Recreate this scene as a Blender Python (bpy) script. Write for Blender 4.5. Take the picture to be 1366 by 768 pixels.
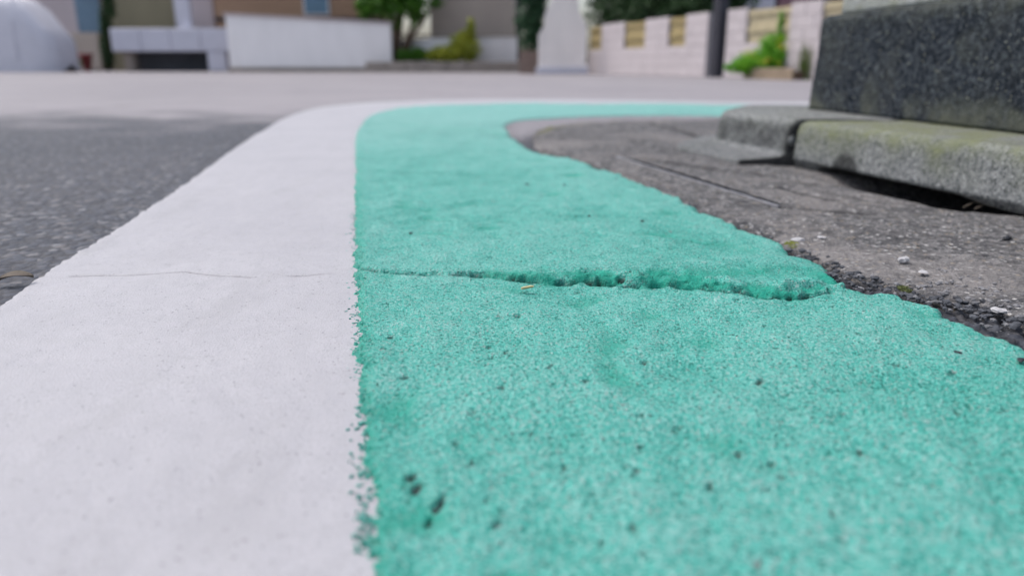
import bpy, bmesh, math, random
import numpy as np
from mathutils import Vector, Matrix

for o in list(bpy.data.objects):
    bpy.data.objects.remove(o)
SC = bpy.context.scene
COL = SC.collection
R = math.radians

# ------------------------------------------------------------------ camera
FPX, CAM_H, HORIZON = 1000.0, 0.2, 86.0            # focal length in photo pixels, metres, photo row
PITCH = math.atan((384 - HORIZON) / FPX)
cam = bpy.data.cameras.new('camera')
cam.lens = FPX / 1366 * 36.0
cam.sensor_width = 36.0
cam.clip_start, cam.clip_end = 0.02, 2000
cam.dof.use_dof = True
cam.dof.focus_distance = 0.64
cam.dof.aperture_fstop = 3.8
co = bpy.data.objects.new('camera', cam)
COL.objects.link(co)
co.location = (0, 0, CAM_H)
co.rotation_euler = (math.pi / 2 - PITCH, 0, 0)
SC.camera = co

# ------------------------------------------------------------------ sky, sun, exposure
SUN_EL, SUN_AZ = R(62), R(-108)                     # veiled sun high on the left, a little ahead of the camera
wd = bpy.data.worlds.new('World')
SC.world = wd
wd.use_nodes = True
wt = wd.node_tree
sky = wt.nodes.new('ShaderNodeTexSky')
sky.sky_type = 'NISHITA'
sky.sun_disc = False
sky.sun_elevation = SUN_EL
sky.sun_rotation = math.pi - SUN_AZ
sky.air_density, sky.dust_density, sky.ozone_density = 1.0, 4.0, 1.0
hs = wt.nodes.new('ShaderNodeHueSaturation')
hs.inputs['Saturation'].default_value = 0.70
bg = wt.nodes['Background']
bg.inputs['Strength'].default_value = 0.15
wt.links.new(sky.outputs[0], hs.inputs['Color'])
wt.links.new(hs.outputs[0], bg.inputs['Color'])
sl = bpy.data.lights.new('sun', 'SUN')
sl.energy, sl.angle, sl.color = 1.0, R(12), (1.0, 0.96, 0.92)
so = bpy.data.objects.new('sun', sl)
COL.objects.link(so)
sun_to = Vector((math.sin(SUN_AZ) * math.cos(SUN_EL), -math.cos(SUN_AZ) * math.cos(SUN_EL), math.sin(SUN_EL)))
so.rotation_euler = sun_to.to_track_quat('Z', 'Y').to_euler()
so.location = (-8, 3, 16)
vs = SC.view_settings
vs.view_transform, vs.look, vs.gamma, vs.use_curve_mapping = 'Standard', 'None', 1.0, False
vs.exposure = 0.62
SC.cycles.use_denoising = True
SC.cycles.max_bounces = 6

# ------------------------------------------------------------------ survey helpers: photo pixel -> ground / depth
CP, SP = math.cos(PITCH), math.sin(PITCH)


def gp(x, y, z=0.0):
    u, v = (x - 683) / FPX, (384 - y) / FPX
    t = (z - CAM_H) / (-SP + v * CP)
    return (u * t, (CP + v * SP) * t)


def at(x, y, Y):
    u, v = (x - 683) / FPX, (384 - y) / FPX
    t = Y / (CP + v * SP)
    return (u * t, CAM_H + (-SP + v * CP) * t)


def gl(L):
    return [gp(*q) for q in L]


# ------------------------------------------------------------------ noise
def _h(i, j, seed):
    n = (i.astype(np.int64) * 374761393 + j.astype(np.int64) * 668265263 + seed * 974711) & 0xffffffff
    n = ((n ^ (n >> 13)) * 1274126177) & 0xffffffff
    return (n ^ (n >> 16)) & 0xffffffff


def noise(x, y, scale, seed=0):
    x = x / scale
    y = y / scale
    i, j = np.floor(x), np.floor(y)
    fx, fy = x - i, y - j
    ux, uy = fx * fx * fx * (fx * (fx * 6 - 15) + 10), fy * fy * fy * (fy * (fy * 6 - 15) + 10)

    def g(a, b):
        an = _h(i + a, j + b, seed) / 4294967296.0 * 2 * np.pi
        return np.cos(an) * (fx - a) + np.sin(an) * (fy - b)
    return ((g(0, 0) * (1 - ux) + g(1, 0) * ux) * (1 - uy) + (g(0, 1) * (1 - ux) + g(1, 1) * ux) * uy) * 1.5


def fbm(x, y, scale, octv=3, seed=0):
    r, a = 0, 1.0
    for k in range(octv):
        r = r + a * noise(x, y, scale, seed + k * 17)
        scale *= 0.5
        a *= 0.5
    return r


def sstep(a, b, x):
    t = np.clip((x - a) / (b - a), 0, 1)
    return t * t * (3 - 2 * t)


def seg_dist(X, Y, P, closed=False):
    P = list(P)
    if closed:
        P = P + [P[0]]
    D = np.full(X.shape, 1e9)
    for (ax, ay), (bx, by) in zip(P[:-1], P[1:]):
        dx, dy = bx - ax, by - ay
        t = np.clip(((X - ax) * dx + (Y - ay) * dy) / (dx * dx + dy * dy + 1e-18), 0, 1)
        D = np.minimum(D, (X - ax - t * dx) ** 2 + (Y - ay - t * dy) ** 2)
    return np.sqrt(D)


def inside(X, Y, P):
    c = np.zeros(X.shape, bool)
    n = len(P)
    for k in range(n):
        ax, ay = P[k]
        bx, by = P[(k + 1) % n]
        if ay == by:
            continue
        c ^= ((ay > Y) != (by > Y)) & (X < (bx - ax) * (Y - ay) / (by - ay) + ax)
    return c


def sdf(X, Y, P):
    d = seg_dist(X, Y, P, True)
    return np.where(inside(X, Y, P), d, -d)


def crm(P, n=6):
    """Catmull-Rom smoothing of a polyline"""
    out = []
    for k in range(len(P) - 1):
        p0, p1, p2, p3 = [np.array(P[max(0, min(len(P) - 1, k + q))]) for q in (-1, 0, 1, 2)]
        for s in range(n):
            t = s / n
            out.append(tuple(0.5 * (2 * p1 + (p2 - p0) * t + (2 * p0 - 5 * p1 + 4 * p2 - p3) * t * t + (3 * p1 - p0 - 3 * p2 + p3) * t ** 3)))
    out.append(tuple(P[-1]))
    return out


# ------------------------------------------------------------------ mesh helpers
def link(name, me, mat=None, parent=None):
    o = bpy.data.objects.new(name, me)
    COL.objects.link(o)
    if mat is not None and me is not None:
        me.materials.append(mat)
    if parent is not None:
        o.parent = parent
    return o


def np_mesh(name, V, Q, mat, parent=None, smooth=True, attrs=None):
    me = bpy.data.meshes.new(name)
    V = np.asarray(V, np.float32)
    Q = np.asarray(Q, np.int32)
    me.vertices.add(len(V))
    me.vertices.foreach_set('co', V.ravel())
    me.loops.add(Q.size)
    me.loops.foreach_set('vertex_index', Q.ravel())
    me.polygons.add(len(Q))
    me.polygons.foreach_set('loop_start', np.arange(0, Q.size, Q.shape[1], dtype=np.int32))
    me.polygons.foreach_set('use_smooth', np.full(len(Q), smooth))
    for k, a in (attrs or {}).items():
        at_ = me.attributes.new(k, 'FLOAT', 'POINT')
        at_.data.foreach_set('value', np.asarray(a, np.float32))
    me.update(calc_edges=True)
    me.validate()
    return link(name, me, mat, parent)


def bm_obj(name, bm, mat, parent=None, smooth=False):
    me = bpy.data.meshes.new(name)
    bmesh.ops.recalc_face_normals(bm, faces=bm.faces)
    bm.to_mesh(me)
    bm.free()
    if smooth:
        me.polygons.foreach_set('use_smooth', [True] * len(me.polygons))
    return link(name, me, mat, parent)


def bm_box(bm, c, s, rz=0.0, bev=0.0, seg=1):
    M = Matrix.Translation(c) @ Matrix.Rotation(rz, 4, 'Z') @ Matrix.Diagonal((s[0], s[1], s[2], 1))
    r = bmesh.ops.create_cube(bm, size=1.0, matrix=M)
    if bev > 0:
        es = list({e for v in r['verts'] for e in v.link_edges})
        bmesh.ops.bevel(bm, geom=es, offset=bev, segments=seg, affect='EDGES', profile=0.5)


def box(name, c, s, mat, parent=None, rz=0.0, bev=0.0, seg=1):
    bm = bmesh.new()
    bm_box(bm, c, s, rz, bev, seg)
    return bm_obj(name, bm, mat, parent)


def bm_prism(bm, pts, a, b, axis='Y', bev=0.0):
    """extrude a 2-D outline between a and b along an axis"""
    def P(p, t):
        return (p[0], t, p[1]) if axis == 'Y' else ((t, p[0], p[1]) if axis == 'X' else (p[0], p[1], t))
    v0 = [bm.verts.new(P(p, a)) for p in pts]
    v1 = [bm.verts.new(P(p, b)) for p in pts]
    n = len(pts)
    fs = [bm.faces.new(v0), bm.faces.new(v1[::-1])]
    for k in range(n):
        fs.append(bm.faces.new((v0[k], v1[k], v1[(k + 1) % n], v0[(k + 1) % n])))
    if bev > 0:
        bmesh.ops.recalc_face_normals(bm, faces=fs)
        bmesh.ops.bevel(bm, geom=list({e for f in fs for e in f.edges}), offset=bev, segments=2, affect='EDGES', profile=0.5)


def prism(name, pts, a, b, mat, parent=None, axis='Y', bev=0.0):
    bm = bmesh.new()
    bm_prism(bm, pts, a, b, axis, bev)
    return bm_obj(name, bm, mat, parent)


def bm_tube(bm, pts, rad, n=6, cap=True):
    rings = []
    for k, p in enumerate(pts):
        p = Vector(p)
        d = (Vector(pts[min(k + 1, len(pts) - 1)]) - Vector(pts[max(k - 1, 0)])).normalized()
        a = d.orthogonal().normalized()
        b = d.cross(a)
        r = rad[k] if isinstance(rad, (list, tuple)) else rad
        rings.append([bm.verts.new(p + (a * math.cos(2 * math.pi * q / n) + b * math.sin(2 * math.pi * q / n)) * r) for q in range(n)])
    for r0, r1 in zip(rings[:-1], rings[1:]):
        for q in range(n):
            bm.faces.new((r0[q], r0[(q + 1) % n], r1[(q + 1) % n], r1[q]))
    if cap:
        bm.faces.new(rings[0][::-1])
        bm.faces.new(rings[-1])


def empty(name, loc=(0, 0, 0)):
    o = bpy.data.objects.new(name, None)
    o.empty_display_size = 0.1
    o.location = loc
    COL.objects.link(o)
    return o


def tag(o, label=None, cat=None, group=None, kind=None):
    for k, v in (('label', label), ('category', cat), ('group', group), ('kind', kind)):
        if v:
            o[k] = v
    return o


def put(o, parent):
    """parent a mesh built in world coordinates to an Empty that stands elsewhere"""
    o.parent = parent
    o.matrix_parent_inverse = Matrix.Translation(parent.location).inverted()
    return o


# ------------------------------------------------------------------ material helper
class NT:
    def __init__(s, name, rough=0.8, spec=0.3):
        s.m = bpy.data.materials.new(name)
        s.m.use_nodes = True
        s.t = s.m.node_tree
        s.b = s.t.nodes['Principled BSDF']
        s.b.inputs['Roughness'].default_value = rough
        s.b.inputs['Specular IOR Level'].default_value = spec
        s.pos = s.t.nodes.new('ShaderNodeNewGeometry').outputs['Position']

    def n(s, typ, **kw):
        nd = s.t.nodes.new(typ)
        for k, v in kw.items():
            setattr(nd, k, v)
        return nd

    def set(s, nd, key, val):
        sk = nd.inputs[key]
        if hasattr(val, 'links') or isinstance(val, bpy.types.NodeSocket):
            s.t.links.new(val, sk)
        else:
            sk.default_value = val

    def scaled(s, vec):
        m = s.n('ShaderNodeMapping')
        s.set(m, 'Vector', s.pos)
        m.inputs['Scale'].default_value = vec
        return m.outputs[0]

    def noise(s, scale, detail=3, rough=0.55, vec=None, dist=0.0):
        nd = s.n('ShaderNodeTexNoise')
        s.set(nd, 'Vector', vec if vec is not None else s.pos)
        nd.inputs['Scale'].default_value = scale
        nd.inputs['Detail'].default_value = detail
        nd.inputs['Roughness'].default_value = rough
        nd.inputs['Distortion'].default_value = dist
        return nd.outputs['Fac']

    def voro(s, scale, feature='F1', out='Distance', vec=None, rnd=1.0):
        nd = s.n('ShaderNodeTexVoronoi', feature=feature)
        s.set(nd, 'Vector', vec if vec is not None else s.pos)
        nd.inputs['Scale'].default_value = scale
        nd.inputs['Randomness'].default_value = rnd
        return nd.outputs[out]

    def ramp(s, fac, stops):
        nd = s.n('ShaderNodeValToRGB')
        el = nd.color_ramp.elements
        while len(el) < len(stops):
            el.new(0.5)
        for e, (p, c) in zip(el, stops):
            e.position = p
            e.color = (c, c, c, 1) if isinstance(c, (int, float)) else (*c, 1)
        s.set(nd, 'Fac', fac)
        return nd.outputs['Color']

    def mix(s, fac, a, b, mode='MIX'):
        nd = s.n('ShaderNodeMix', data_type='RGBA', blend_type=mode)
        s.set(nd, 0, fac)
        for key, v in ((6, a), (7, b)):
            if isinstance(v, tuple):
                v = (*v, 1) if len(v) == 3 else v
            s.set(nd, key, v)
        return nd.outputs[2]

    def math(s, op, a, b=0.0, clamp=False):
        nd = s.n('ShaderNodeMath', operation=op, use_clamp=clamp)
        s.set(nd, 0, a)
        s.set(nd, 1, b)
        return nd.outputs[0]

    def attr(s, name):
        return s.n('ShaderNodeAttribute', attribute_name=name).outputs['Fac']

    def sep(s, col):
        nd = s.n('ShaderNodeSeparateColor')
        s.set(nd, 0, col)
        return nd.outputs[0]

    def bump(s, h, dist, strength=1.0, prev=None):
        nd = s.n('ShaderNodeBump')
        nd.inputs['Strength'].default_value = strength
        nd.inputs['Distance'].default_value = dist
        s.set(nd, 'Height', h)
        if prev is not None:
            s.set(nd, 'Normal', prev)
        return nd.outputs[0]

    def color(s, c):
        s.set(s.b, 'Base Color', (*c, 1) if isinstance(c, tuple) else c)

    def tone(s, k):
        """overall reflectance of the finished colour"""
        l = s.b.inputs['Base Color'].links[0].from_socket
        s.set(s.b, 'Base Color', s.mix(1.0, l, (k, k, k), 'MULTIPLY'))

    def normal(s, nrm):
        s.set(s.b, 'Normal', nrm)


def plain(name, col, var=0.12, scale=6.0, rough=0.8, spec=0.3, bump=0.0, bscale=60.0, streak=False):
    """painted, rendered or plastered surface with blotchy, worn colour"""
    t = NT(name, rough, spec)
    a = t.noise(scale, 4, 0.6, vec=t.scaled((1, 1, 0.25)) if streak else None)
    b = t.noise(scale * 9, 3, 0.6)
    lo = tuple(max(0, v * (1 - var)) for v in col)
    hi = tuple(min(1, v * (1 + var)) for v in col)
    t.color(t.mix(t.math('MULTIPLY', b, 0.35), t.ramp(a, [(0.3, lo), (0.7, hi)]), tuple(v * (1 - 1.5 * var) for v in col)))
    if bump:
        t.normal(t.bump(t.noise(bscale, 4, 0.6), bump))
    return t.m


# ---- asphalt
def m_asphalt():
    t = NT('asphalt', 0.7, 0.3)
    w = t.n('ShaderNodeVectorMath', operation='ADD')
    nn = t.n('ShaderNodeTexNoise')
    t.set(nn, 'Vector', t.pos)
    nn.inputs['Scale'].default_value = 90
    sc = t.n('ShaderNodeVectorMath', operation='SCALE')
    t.set(sc, 0, nn.outputs['Color'])
    sc.inputs['Scale'].default_value = 0.006
    t.set(w, 0, t.pos)
    t.set(w, 1, sc.outputs[0])
    v = w.outputs[0]
    cell = t.sep(t.voro(92, out='Color', vec=v))
    dist = t.voro(92, vec=v)
    fine = t.noise(420, 3, 0.7)
    stone = t.ramp(cell, [(0.0, (0.020, 0.030, 0.052)), (0.45, (0.062, 0.077, 0.110)), (0.8, (0.155, 0.172, 0.212)), (0.93, (0.25, 0.235, 0.235)), (1.0, (0.42, 0.44, 0.47))])
    c = t.mix(t.ramp(dist, [(0.42, 0.0), (0.72, 1.0)]), stone, (0.06, 0.062, 0.072))
    c = t.mix(t.ramp(fine, [(0.35, 0.0), (0.75, 0.55)]), c, (0.14, 0.145, 0.165))
    big = t.noise(0.8, 5, 0.6)
    c = t.mix(t.ramp(big, [(0.3, 0.0), (0.7, 0.35)]), c, (0.23, 0.22, 0.24))
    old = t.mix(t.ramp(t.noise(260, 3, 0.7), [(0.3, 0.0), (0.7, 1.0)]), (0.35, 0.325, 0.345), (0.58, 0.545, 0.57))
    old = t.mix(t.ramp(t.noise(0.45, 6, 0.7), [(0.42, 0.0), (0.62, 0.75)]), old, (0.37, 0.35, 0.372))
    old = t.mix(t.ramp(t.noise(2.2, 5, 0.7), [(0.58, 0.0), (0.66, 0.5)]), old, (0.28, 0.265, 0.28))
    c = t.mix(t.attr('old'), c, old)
    c = t.mix(t.math('MULTIPLY', t.attr('dirt_shade'), 0.9), c, (0.012, 0.013, 0.017))
    t.color(c)
    t.tone(0.60)
    hgt = t.math('SUBTRACT', t.math('MULTIPLY', fine, 0.35), dist)
    t.normal(t.bump(hgt, 0.0035, 0.9))
    return t.m


# ---- worn green coating
def m_green():
    t = NT('green_coating', 0.6, 0.3)
    n1 = t.noise(1050, 2, 0.6)
    n2 = t.noise(430, 3, 0.6)
    n3 = t.noise(45, 4, 0.6)
    n4 = t.noise(9, 4, 0.6)
    cell = t.sep(t.voro(800, out='Color'))
    rub = t.math('ADD', t.math('MULTIPLY', n1, 0.55), t.math('MULTIPLY', n2, 0.45))
    rub = t.math('ADD', rub, t.math('MULTIPLY', t.math('SUBTRACT', n3, 0.5), 0.09))
    rub = t.math('ADD', rub, t.math('MULTIPLY', t.math('SUBTRACT', n4, 0.5), 0.05))
    rub = t.math('ADD', rub, t.math('MULTIPLY', t.attr('worn'), 0.06))
    c = t.ramp(rub, [(0.38, (0.004, 0.15, 0.115)), (0.435, (0.040, 0.50, 0.40)), (0.50, (0.125, 0.76, 0.63)), (0.57, (0.29, 0.84, 0.745)), (0.65, (0.72, 0.92, 0.89))])
    c = t.mix(t.ramp(cell, [(0.90, 0.0), (0.97, 0.7)]), c, (0.60, 0.66, 0.63))
    c = t.mix(t.ramp(t.sep(t.voro(620, out='Color')), [(0.945, 0.0), (0.97, 0.8)]), c, (0.008, 0.16, 0.125))  # dark specks and low ramp stops also paint the grain's tiny shadows
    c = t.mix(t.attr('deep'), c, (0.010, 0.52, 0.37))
    bare = t.ramp(t.math('ADD', t.noise(55, 4, 0.7), t.math('MULTIPLY', t.math('SUBTRACT', t.noise(14, 2, 0.5), 0.5), 0.35)), [(0.70, 0.0), (0.75, 0.8)])
    c = t.mix(t.attr('far_sheen'), c, (0.50, 0.72, 0.70))
    c = t.mix(bare, c, (0.34, 0.31, 0.31))
    c = t.mix(t.attr('bare'), c, t.ramp(t.noise(700, 2, 0.6), [(0.4, (0.10, 0.085, 0.09)), (0.6, (0.30, 0.26, 0.265))]))
    c = t.mix(t.math('MULTIPLY', t.attr('dirt_shade'), 0.92), c, (0.016, 0.024, 0.026))
    t.color(c)
    t.tone(0.64)
    b1 = t.bump(n2, 0.0032, 1.0)
    t.normal(t.bump(t.math('ADD', n1, t.math('MULTIPLY', t.voro(560), 0.5)), 0.0013, 1.0, b1))
    return t.m


# ---- white road marking
def m_white():
    t = NT('white_marking', 0.55, 0.4)
    n1 = t.noise(800, 2, 0.65)
    n2 = t.noise(60, 4, 0.6)
    n3 = t.noise(5, 4, 0.6)
    c = t.ramp(n3, [(0.3, (0.655, 0.648, 0.695)), (0.7, (0.75, 0.742, 0.785))])
    c = t.mix(t.ramp(n2, [(0.45, 0.0), (0.8, 0.35)]), c, (0.55, 0.545, 0.57))
    c = t.mix(t.ramp(n1, [(0.50, 0.0), (0.68, 0.9)]), c, (0.50, 0.49, 0.52))
    c = t.mix(t.ramp(t.noise(11, 5, 0.7, vec=t.scaled((1.6, 0.5, 1))), [(0.52, 0.0), (0.72, 0.45)]), c, (0.53, 0.52, 0.54))
    c = t.mix(t.ramp(t.noise(150, 2, 0.5), [(0.70, 0.0), (0.76, 0.6)]), c, (0.36, 0.35, 0.37))
    pore = t.math('MULTIPLY', t.ramp(t.sep(t.voro(420, out='Color')), [(0.955, 0.0), (0.975, 0.8)]), t.ramp(t.voro(420), [(0.2, 1.0), (0.45, 0.0)]))
    c = t.mix(pore, c, (0.20, 0.20, 0.22))
    c = t.mix(t.attr('dirt_shade'), c, (0.10, 0.095, 0.10))
    t.color(c)
    t.tone(0.565)
    t.normal(t.bump(t.math('ADD', n1, t.math('MULTIPLY', n2, 1.2)), 0.0009, 0.8))
    return t.m


# ---- concrete (apron, kerb, wall)
def m_concrete(name, stops, flecks, cellsc, rough=0.85, bump=0.002, moss=None, mid=70, big=(0.5, 0.8), bigcol=(0.1, 0.1, 0.1), warm=None, tone=1.0):
    t = NT(name, rough, 0.12)
    n1 = t.noise(500, 2, 0.65)
    n2 = t.noise(mid, 4, 0.65)
    n3 = t.noise(7, 5, 0.6)
    rub = t.math('ADD', t.math('MULTIPLY', n1, 0.45), t.math('MULTIPLY', n2, 0.55))
    c = t.ramp(rub, stops)
    cell = t.sep(t.voro(cellsc, out='Color'))
    dist = t.voro(cellsc)
    disc = t.ramp(dist, [(0.30, 1.0), (0.48, 0.0)])
    for lo, hi, col in flecks:
        f = t.math('MULTIPLY', t.math('MULTIPLY', t.math('GREATER_THAN', cell, lo), t.math('LESS_THAN', cell, hi)), disc)
        c = t.mix(f, c, col)
    c = t.mix(t.ramp(n3, [(big[0], 0.0), (big[1], 0.6)]), c, bigcol)
    if warm:
        c = t.mix(t.ramp(t.noise(4.2, 4, 0.6, dist=0.6), [(0.48, 0.0), (0.66, 0.55)]), c, warm)
    if moss:
        f = t.math('MULTIPLY', t.attr('moss'), t.ramp(t.noise(28, 4, 0.65), [(0.3, 0.25), (0.62, 1.0)]))
        c = t.mix(f, c, moss)
    c = t.mix(t.math('MULTIPLY', t.attr('dirt_shade'), 0.92), c, (0.014, 0.014, 0.016))
    t.color(c)
    t.tone(tone)
    b = t.bump(n2, bump * 1.5, 0.7)
    t.normal(t.bump(t.math('SUBTRACT', n1, t.math('MULTIPLY', dist, 0.8)), bump, 0.8, b))
    return t.m


M = {}
M['asphalt'] = m_asphalt()
M['green'] = m_green()
M['white'] = m_white()
M['apron'] = m_concrete('apron_concrete', [(0.37, (0.045, 0.047, 0.053)), (0.5, (0.17, 0.168, 0.174)), (0.63, (0.40, 0.39, 0.39))],
                        [(0.0, 0.22, (0.085, 0.09, 0.10)), (0.5, 0.62, (0.36, 0.31, 0.25)), (0.72, 0.84, (0.50, 0.50, 0.50)), (0.94, 1.0, (0.72, 0.71, 0.70))],
                        170, bump=0.003, moss=(0.22, 0.23, 0.03), bigcol=(0.13, 0.125, 0.128), warm=(0.42, 0.395, 0.385), tone=0.66)
M['kerb'] = m_concrete('kerb_concrete', [(0.36, (0.055, 0.064, 0.068)), (0.5, (0.25, 0.262, 0.268)), (0.66, (0.47, 0.48, 0.475))],
                       [(0.0, 0.25, (0.045, 0.052, 0.06)), (0.6, 0.75, (0.38, 0.40, 0.41)), (0.93, 1.0, (0.60, 0.62, 0.62))],
                       260, bump=0.0011, mid=110, tone=0.74, moss=(0.21, 0.23, 0.135), bigcol=(0.15, 0.165, 0.15))
M['stone'] = m_concrete('wall_concrete', [(0.40, (0.005, 0.008, 0.014)), (0.5, (0.034, 0.046, 0.066)), (0.62, (0.17, 0.195, 0.215))],
                        [(0.0, 0.3, (0.010, 0.014, 0.022)), (0.6, 0.7, (0.15, 0.18, 0.20)), (0.95, 1.0, (0.42, 0.44, 0.38))],
                        230, bump=0.0022, mid=85, tone=0.52, moss=(0.17, 0.185, 0.15), big=(0.46, 0.75), bigcol=(0.13, 0.14, 0.13))
M['wall_top'] = m_concrete('pale_concrete', [(0.3, (0.22, 0.235, 0.25)), (0.5, (0.34, 0.355, 0.37)), (0.7, (0.45, 0.46, 0.46))],
                           [(0.0, 0.2, (0.14, 0.15, 0.16))], 200, moss=(0.2, 0.21, 0.13), bigcol=(0.22, 0.23, 0.22))

# ================================================================== NEAR GROUND: one survey grid, one sheet per surface
# boundaries traced on the ground plane
W_OUT = crm(gl([(0, 412), (70, 360), (152, 310), (246, 247), (311, 200), (345, 178), (380, 158), (410, 147.5), (450, 141), (500, 137), (560, 134.6), (640, 133.3), (720, 133.2), (800, 133.8), (970, 136)]))
W_IN = crm(gl([(497, 768), (491, 640), (486, 560), (481, 470), (477.5, 400), (476, 330), (475, 250), (474.5, 200), (476, 182), (484, 165), (497, 155), (522, 147.5), (580, 142.3), (680, 139.6), (800, 139.8), (970, 141)]))
W_OUT = [(-0.30, -1.4), (-0.36, -0.3)] + W_OUT + [(2.2, 4.1), (4.5, 3.65), (7.5, 3.3)]
W_IN = [(0.04, -1.4), (0.0, -0.3)] + W_IN + [(2.2, 3.45), (4.5, 3.0), (7.5, 2.7)]
G_R = crm(gl([(1366, 470), (1300, 443), (1250, 425), (1200, 401), (1165, 397), (1130, 388), (1118, 376), (1100, 361), (1060, 345), (1020, 325), (960, 300), (905, 271), (850, 246), (800, 229), (760, 216), (715, 207), (695, 195), (680, 182), (674, 172), (677, 165), (695, 161), (740, 157.5), (800, 155), (860, 154), (960, 154.5)]), 4)
G_R = [(0.80, -1.4), (0.55, -0.3), (0.42, 0.25)] + G_R + [(1.4, 3.05), (2.6, 2.8), (4.5, 2.4), (7.5, 2.1)]
C_B = crm(gl([(960, 158.5), (900, 160.5), (860, 162), (800, 163.5), (765, 166), (740, 169.5), (722, 175), (711, 184), (716, 197), (735, 207), (790, 223), (830, 240), (870, 258), (920, 278), (960, 295), (1010, 314), (1050, 331), (1085, 346), (1130, 366), (1165, 377), (1200, 386), (1240, 400), (1280, 407), (1330, 420), (1366, 436)]), 4)
C_B = [(7.5, 2.0), (4.5, 2.25), (2.6, 2.65), (1.4, 2.92)] + C_B + [(0.47, 0.30), (0.60, -0.3), (0.84, -1.4), (2.4, -1.4), (2.4, 1.7), (7.5, 1.5)]
GREEN_POLY = W_IN + G_R[::-1]
WHITE_POLY = W_OUT + [(x, y) for x, y in W_IN[::-1]]
CRACK = gl([(474, 366), (500, 371), (540, 374), (570, 375.5), (600, 374), (640, 375), (680, 379), (740, 383), (770, 381), (800, 384), (835, 389), (880, 386), (930, 390), (990, 402), (1040, 404.5), (1090, 399), (1140, 386)])
LEDGE = gl([(820, 384), (870, 381), (930, 377), (990, 375), (1050, 372), (1100, 374), (1135, 386)])
FAR_CRACK = gl([(490, 167), (560, 171), (620, 174), (660, 178), (684, 184)])
HAIR = gl([(95, 373), (180, 371), (250, 367), (300, 372), (340, 374), (375, 372), (410, 371), (440, 368), (480, 369)])

# grid: dense fan in front of the camera, widening cells further off
ry = [-1.4, -0.9, -0.5, -0.25, -0.1, 0.0, 0.07, 0.12, 0.15]
y = 0.17
while y < 6.5:
    ry.append(y)
    y *= 1.0019 if 0.60 < y < 0.80 else 1.0033
ry.append(6.5)
ry = np.array(ry)
s_in = np.arange(-0.95, 0.9501, 0.0033)
so_ = np.array([0.0, 0.01, 0.03, 0.07, 0.15, 0.3, 0.5, 0.75, 1.0])[1:]
YY, SS = np.meshgrid(ry, s_in, indexing='ij')
wid = np.maximum(YY, 0.20)
Xc = SS * wid
el = Xc[:, :1] + (-8 - Xc[:, :1]) * so_[::-1][None, :]
er = Xc[:, -1:] + (8 - Xc[:, -1:]) * so_[None, :]
GX = np.concatenate([el, Xc, er], 1)
GY = np.repeat(ry[:, None], GX.shape[1], 1)
NR, NC = GX.shape
X, Y = GX.ravel(), GY.ravel()
jit = 0.0008 * np.minimum(Y.clip(0), 1.5)
X = X + jit * noise(X, Y, 0.004, 77)
ids = np.arange(NR * NC).reshape(NR, NC)
QUADS = np.stack([ids[:-1, :-1], ids[:-1, 1:], ids[1:, 1:], ids[1:, :-1]], -1).reshape(-1, 4)

fade = 1.0 / (1.0 + (np.maximum(Y, 0.1) / 2.2) ** 3)              # fine relief only where the grid can carry it
s_white = sdf(X, Y, WHITE_POLY)
s_green = sdf(X, Y, GREEN_POLY)
s_conc = sdf(X, Y, C_B)
d_in = seg_dist(X, Y, W_IN)
nA, nB, nC = noise(X, Y, 0.009, 1), noise(X, Y, 0.0042, 2), noise(X, Y, 0.024, 3)
nD, nE = noise(X, Y, 0.08, 4), noise(X, Y, 0.3, 5)
near_in = np.exp(-(d_in / 0.05) ** 2)
s_white = s_white + np.where(d_in < 0.08, 0.02, 0) * (s_white > -0.06) * (s_green > -0.02)      # runs on under the green edge
s_white = s_white + 0.0022 * nA + 0.003 * nC + 0.0012 * nB
s_green = s_green + near_in * fade * (0.0034 * nA + 0.0042 * nB + 0.0034 * nC) + (1 - near_in) * (0.003 * nA + 0.0065 * nC + 0.008 * nD * fade)
s_conc = s_conc + 0.004 * nA + 0.010 * nC + 0.016 * nD


def layer(name, mask_s, z, mat, eps, attrs):
    keep = (mask_s.ravel()[QUADS] > -eps).any(1)
    q = QUADS[keep]
    u, inv = np.unique(q, return_inverse=True)
    V = np.stack([X[u], Y[u], z[u]], 1)
    return np_mesh(name, V, inv.reshape(-1, 4), mat, attrs={k: a[u] for k, a in attrs.items()})


def coat(s, T, soft):
    return np.where(s > 0, T * (1 - np.exp(-np.maximum(s, 0) / soft)), s * 1.3)


# ---- road surface
rim = np.exp(-(np.minimum(np.abs(s_conc), np.abs(s_green) + 0.004) / 0.035) ** 2) * (s_green < 0.01) * (s_conc < 0.02) * (Y < 3.4) * (X > -0.2)
pebb = np.maximum(noise(X, Y, 0.012, 21), -0.2) + 0.6 * noise(X, Y, 0.007, 22)
za = fade * (0.0012 * pebb + 0.0012 * nC) + 0.003 * nE * 0.5 + rim * (0.0055 * noise(X, Y, 0.022, 23) + 0.0055 * pebb * fade - 0.003)
under = np.maximum(sstep(0.002, 0.010, s_white), sstep(0.002, 0.010, s_green))
za = za * (1 - 0.75 * under) - 0.0035 * under
za = za - 0.09 * sstep(0.01, 0.03, s_conc)
edge_crack = np.exp(-((s_conc + 0.002) / (0.0065 + 0.004 * nD)) ** 2) * sstep(-0.15, 0.25, noise(X, Y, 0.09, 31) + 0.25)
ch = np.exp(-(fbm(X, Y, 0.05, 3, 41) / 0.055) ** 2) * rim * sstep(0.0, 0.3, noise(X, Y, 0.11, 42) + 0.1)
za = za - 0.014 * edge_crack - 0.009 * ch * fade
bord = sstep(6.5, 6.2, Y) * sstep(8.0, 7.6, np.abs(X)) * sstep(-1.4, -1.0, Y)
za = za * bord
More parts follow.
